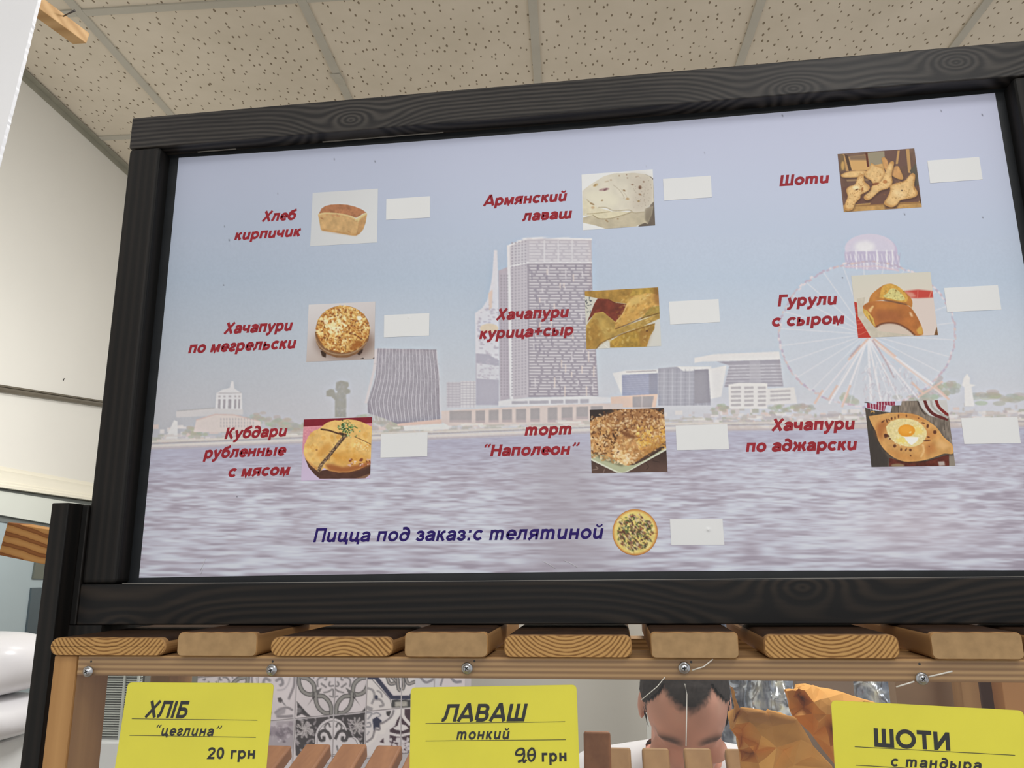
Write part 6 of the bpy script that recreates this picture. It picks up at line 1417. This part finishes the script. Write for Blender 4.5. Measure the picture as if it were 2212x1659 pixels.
for s in (-1, 1):
    sh = nk + [s * .165, .03, -.035]; el = sh + [s * .045, -.05, -.27]; wr = el + [-s * .08, -.20, -.09]; ha = wr + [-s * .015, -.075, -.022]
    cap(nk + [s * .04, .01, -.01], sh, .055, .056, 'shirt'); cap(sh, el, .052, .042, 'shirt'); cap(el, wr, .040, .028, 'shirt'); cap(wr, ha, .026, .030, 'head')
    for k in range(4):
        b0_ = ha + [s * (.024 - .016 * k), -.02, .002]; b1_ = b0_ + [0, -.036 + .003 * abs(k - 1.4), -.014]; cap(b0_, b1_, .0095, .009, 'head'); cap(b1_, b1_ + [0, -.022, -.026], .009, .0075, 'head')
    t0 = wr + [-s * .03, -.03, -.006]; cap(t0, t0 + [-s * .022, -.032, -.012], .011, .0095, 'head'); cap(t0 + [-s * .022, -.032, -.012], t0 + [-s * .024, -.058, -.026], .0095, .008, 'head')
    hip = pe + [s * .085, 0, -.02]; kn = hip + [s * .01, -.02, -.42]; an = np.array([kn[0], kn[1] + .03, .09]); cap(hip, kn, .085, .058, 'trousers'); cap(kn, an, .055, .040, 'trousers'); cap(an + [0, .02, -.045], an + [s * .015, -.15, -.055], .042, .034, 'shoe')
bm = bmesh.new()
for p in PRIM:
    if p[0] == 'e':
        r_ = bmesh.ops.create_icosphere(bm, subdivisions=3, radius=1.0)
        for v in r_['verts']: v.co = Vector(p[1] + p[3] @ (np.array(v.co) * p[2]))
    else:
        a, b, ra, rb = p[1:5]
        for i in range(7):
            t = i / 6; r_ = bmesh.ops.create_icosphere(bm, subdivisions=2, radius=ra * (1 - t) + rb * t)
            for v in r_['verts']: v.co += Vector(a * (1 - t) + b * t)
        d = b - a; L = np.linalg.norm(d)
        if L > 1e-4:
            r_ = bmesh.ops.create_cone(bm, cap_ends=True, segments=20, radius1=ra, radius2=rb, depth=L)
            q = Vector(d).to_track_quat('Z', 'Y').to_matrix()
            for v in r_['verts']: v.co = q @ v.co + Vector((a + b) / 2)
me = bpy.data.meshes.new('tmp'); bm.to_mesh(me); bm.free()
tmp = bpy.data.objects.new('tmp', me); COL.objects.link(tmp)
md = tmp.modifiers.new('r', 'REMESH'); md.mode = 'VOXEL'; md.voxel_size = .005; md.use_smooth_shade = True
ms = tmp.modifiers.new('s', 'SMOOTH'); ms.factor = .5; ms.iterations = 6
dg = bpy.context.evaluated_depsgraph_get(); me2 = bpy.data.meshes.new_from_object(tmp.evaluated_get(dg))
bpy.data.objects.remove(tmp)
nv = len(me2.vertices); VV = np.zeros(nv * 3); me2.vertices.foreach_get('co', VV); VV = VV.reshape(-1, 3)
NN = np.zeros(nv * 3); me2.vertices.foreach_get('normal', NN); NN = NN.reshape(-1, 3)
best = np.full(nv, 9.0); lab = np.zeros(nv, int); LN = ['head', 'shirt', 'trousers', 'shoe']
for p in PRIM:
    if p[0] == 'e': q = (VV - p[1]) @ p[3]; d = (np.linalg.norm(q / p[2], axis=1) - 1) * p[2].min()
    else:
        a, b = p[1], p[2]; t = np.clip(((VV - a) @ (b - a)) / max((b - a) @ (b - a), 1e-9), 0, 1); d = np.linalg.norm(VV - (a + t[:, None] * (b - a)), axis=1) - (p[3] * (1 - t) + p[4] * t)
    w = d < best; best[w] = d[w]; lab[w] = LN.index(p[5])
polys = [tuple(p.vertices) for p in me2.polygons]
hl = (VV - H0) @ Rh; ax = np.abs(hl[:, 0])
front_line = .083 + np.interp(ax, [0, .014, .030, .048, .062, .074], [-.006, -.003, .004, .016, .010, -.03])
side = (hl[:, 1] > -.035 + .012 * np.sin(hl[:, 2] * 60)) & (hl[:, 2] > np.where(hl[:, 1] > .03, -.06, -.005)) & ~((ax > .070) & (hl[:, 2] < .03) & (np.abs(hl[:, 1] - .012) < .022))
ish = (lab == 0) & (hl[:, 2] > -.07) & (((hl[:, 2] > front_line + .004) & (hl[:, 1] < .03)) | side)

M_SKINV = printed('skin_with_stubble', 0.5, 0.3)
rough_ = fbm(64, 64, 3, 5); jit = (np.random.default_rng(2).random(nv) - .5) * .006
fl_ = front_line + jit
wt = 1 / (1 + np.exp(-(hl[:, 2] - fl_) / .0028)); wt = np.where(hl[:, 1] < .03, wt, 0)
wt = np.maximum(wt, side * 1.0); wt = np.where((lab == 0) & (hl[:, 2] > -.07), wt, 0)
skin = np.array([222, 162, 138.]); sk = np.tile(skin, (nv, 1)) * (1 + .05 * np.sin(hl[:, :1] * 90) * np.sin(hl[:, 2:] * 70))
sk = sk + np.clip((hl[:, 2:] - .02) / .05, 0, 1) * np.array([6, 6, 6])
bw_ = np.exp(-((ax - .034) / .020) ** 4 - ((hl[:, 2] - (.022 - .002 * np.abs(ax - .03) / .03)) / .006) ** 2) * (hl[:, 1] < -.04) * (lab == 0)
sk = sk * (1 - .75 * bw_[:, None]) + np.array([58, 44, 38]) * .75 * bw_[:, None]
colv = sk * (1 - wt[:, None]) + np.array([58, 49, 45]) * wt[:, None]
person = mk('person', VV, polys, M_SKINV, None, True, origin=(bxp, 1.8, 0)); tag(person, 'man in a white shirt bending his head down behind the cabinet', 'person')
_ca = person.data.color_attributes.new('Col', 'FLOAT_COLOR', 'POINT')
_ca.data.foreach_set('color', np.c_[np.minimum(s2l(np.clip(colv, 0, 255)) * KPRINT, .95), np.ones(nv)].astype(np.float32).ravel())
def garment(name, sel, off, mat, label):
    fs = [f for f in polys if all(sel[i] for i in f)]; used = sorted({i for f in fs for i in f}); mp = {i: k for k, i in enumerate(used)}
    o_ = mk(name, VV[used] + NN[used] * (off if np.isscalar(off) else off[used][:, None]), [tuple(mp[i] for i in f) for f in fs], mat, person, True); return tag(o_, label)
garment('shirt', lab == 1, .009, M_SHIRT, 'white shirt'); garment('trousers', lab == 2, .008, M_TROUSER, 'dark trousers'); garment('shoes', lab == 3, .004, M_TROUSER, 'dark shoes')
rj = np.random.default_rng(4); garment('hair', ish, .0035 + rj.random(nv) * .002, M_HAIR, 'short dark receding hair')
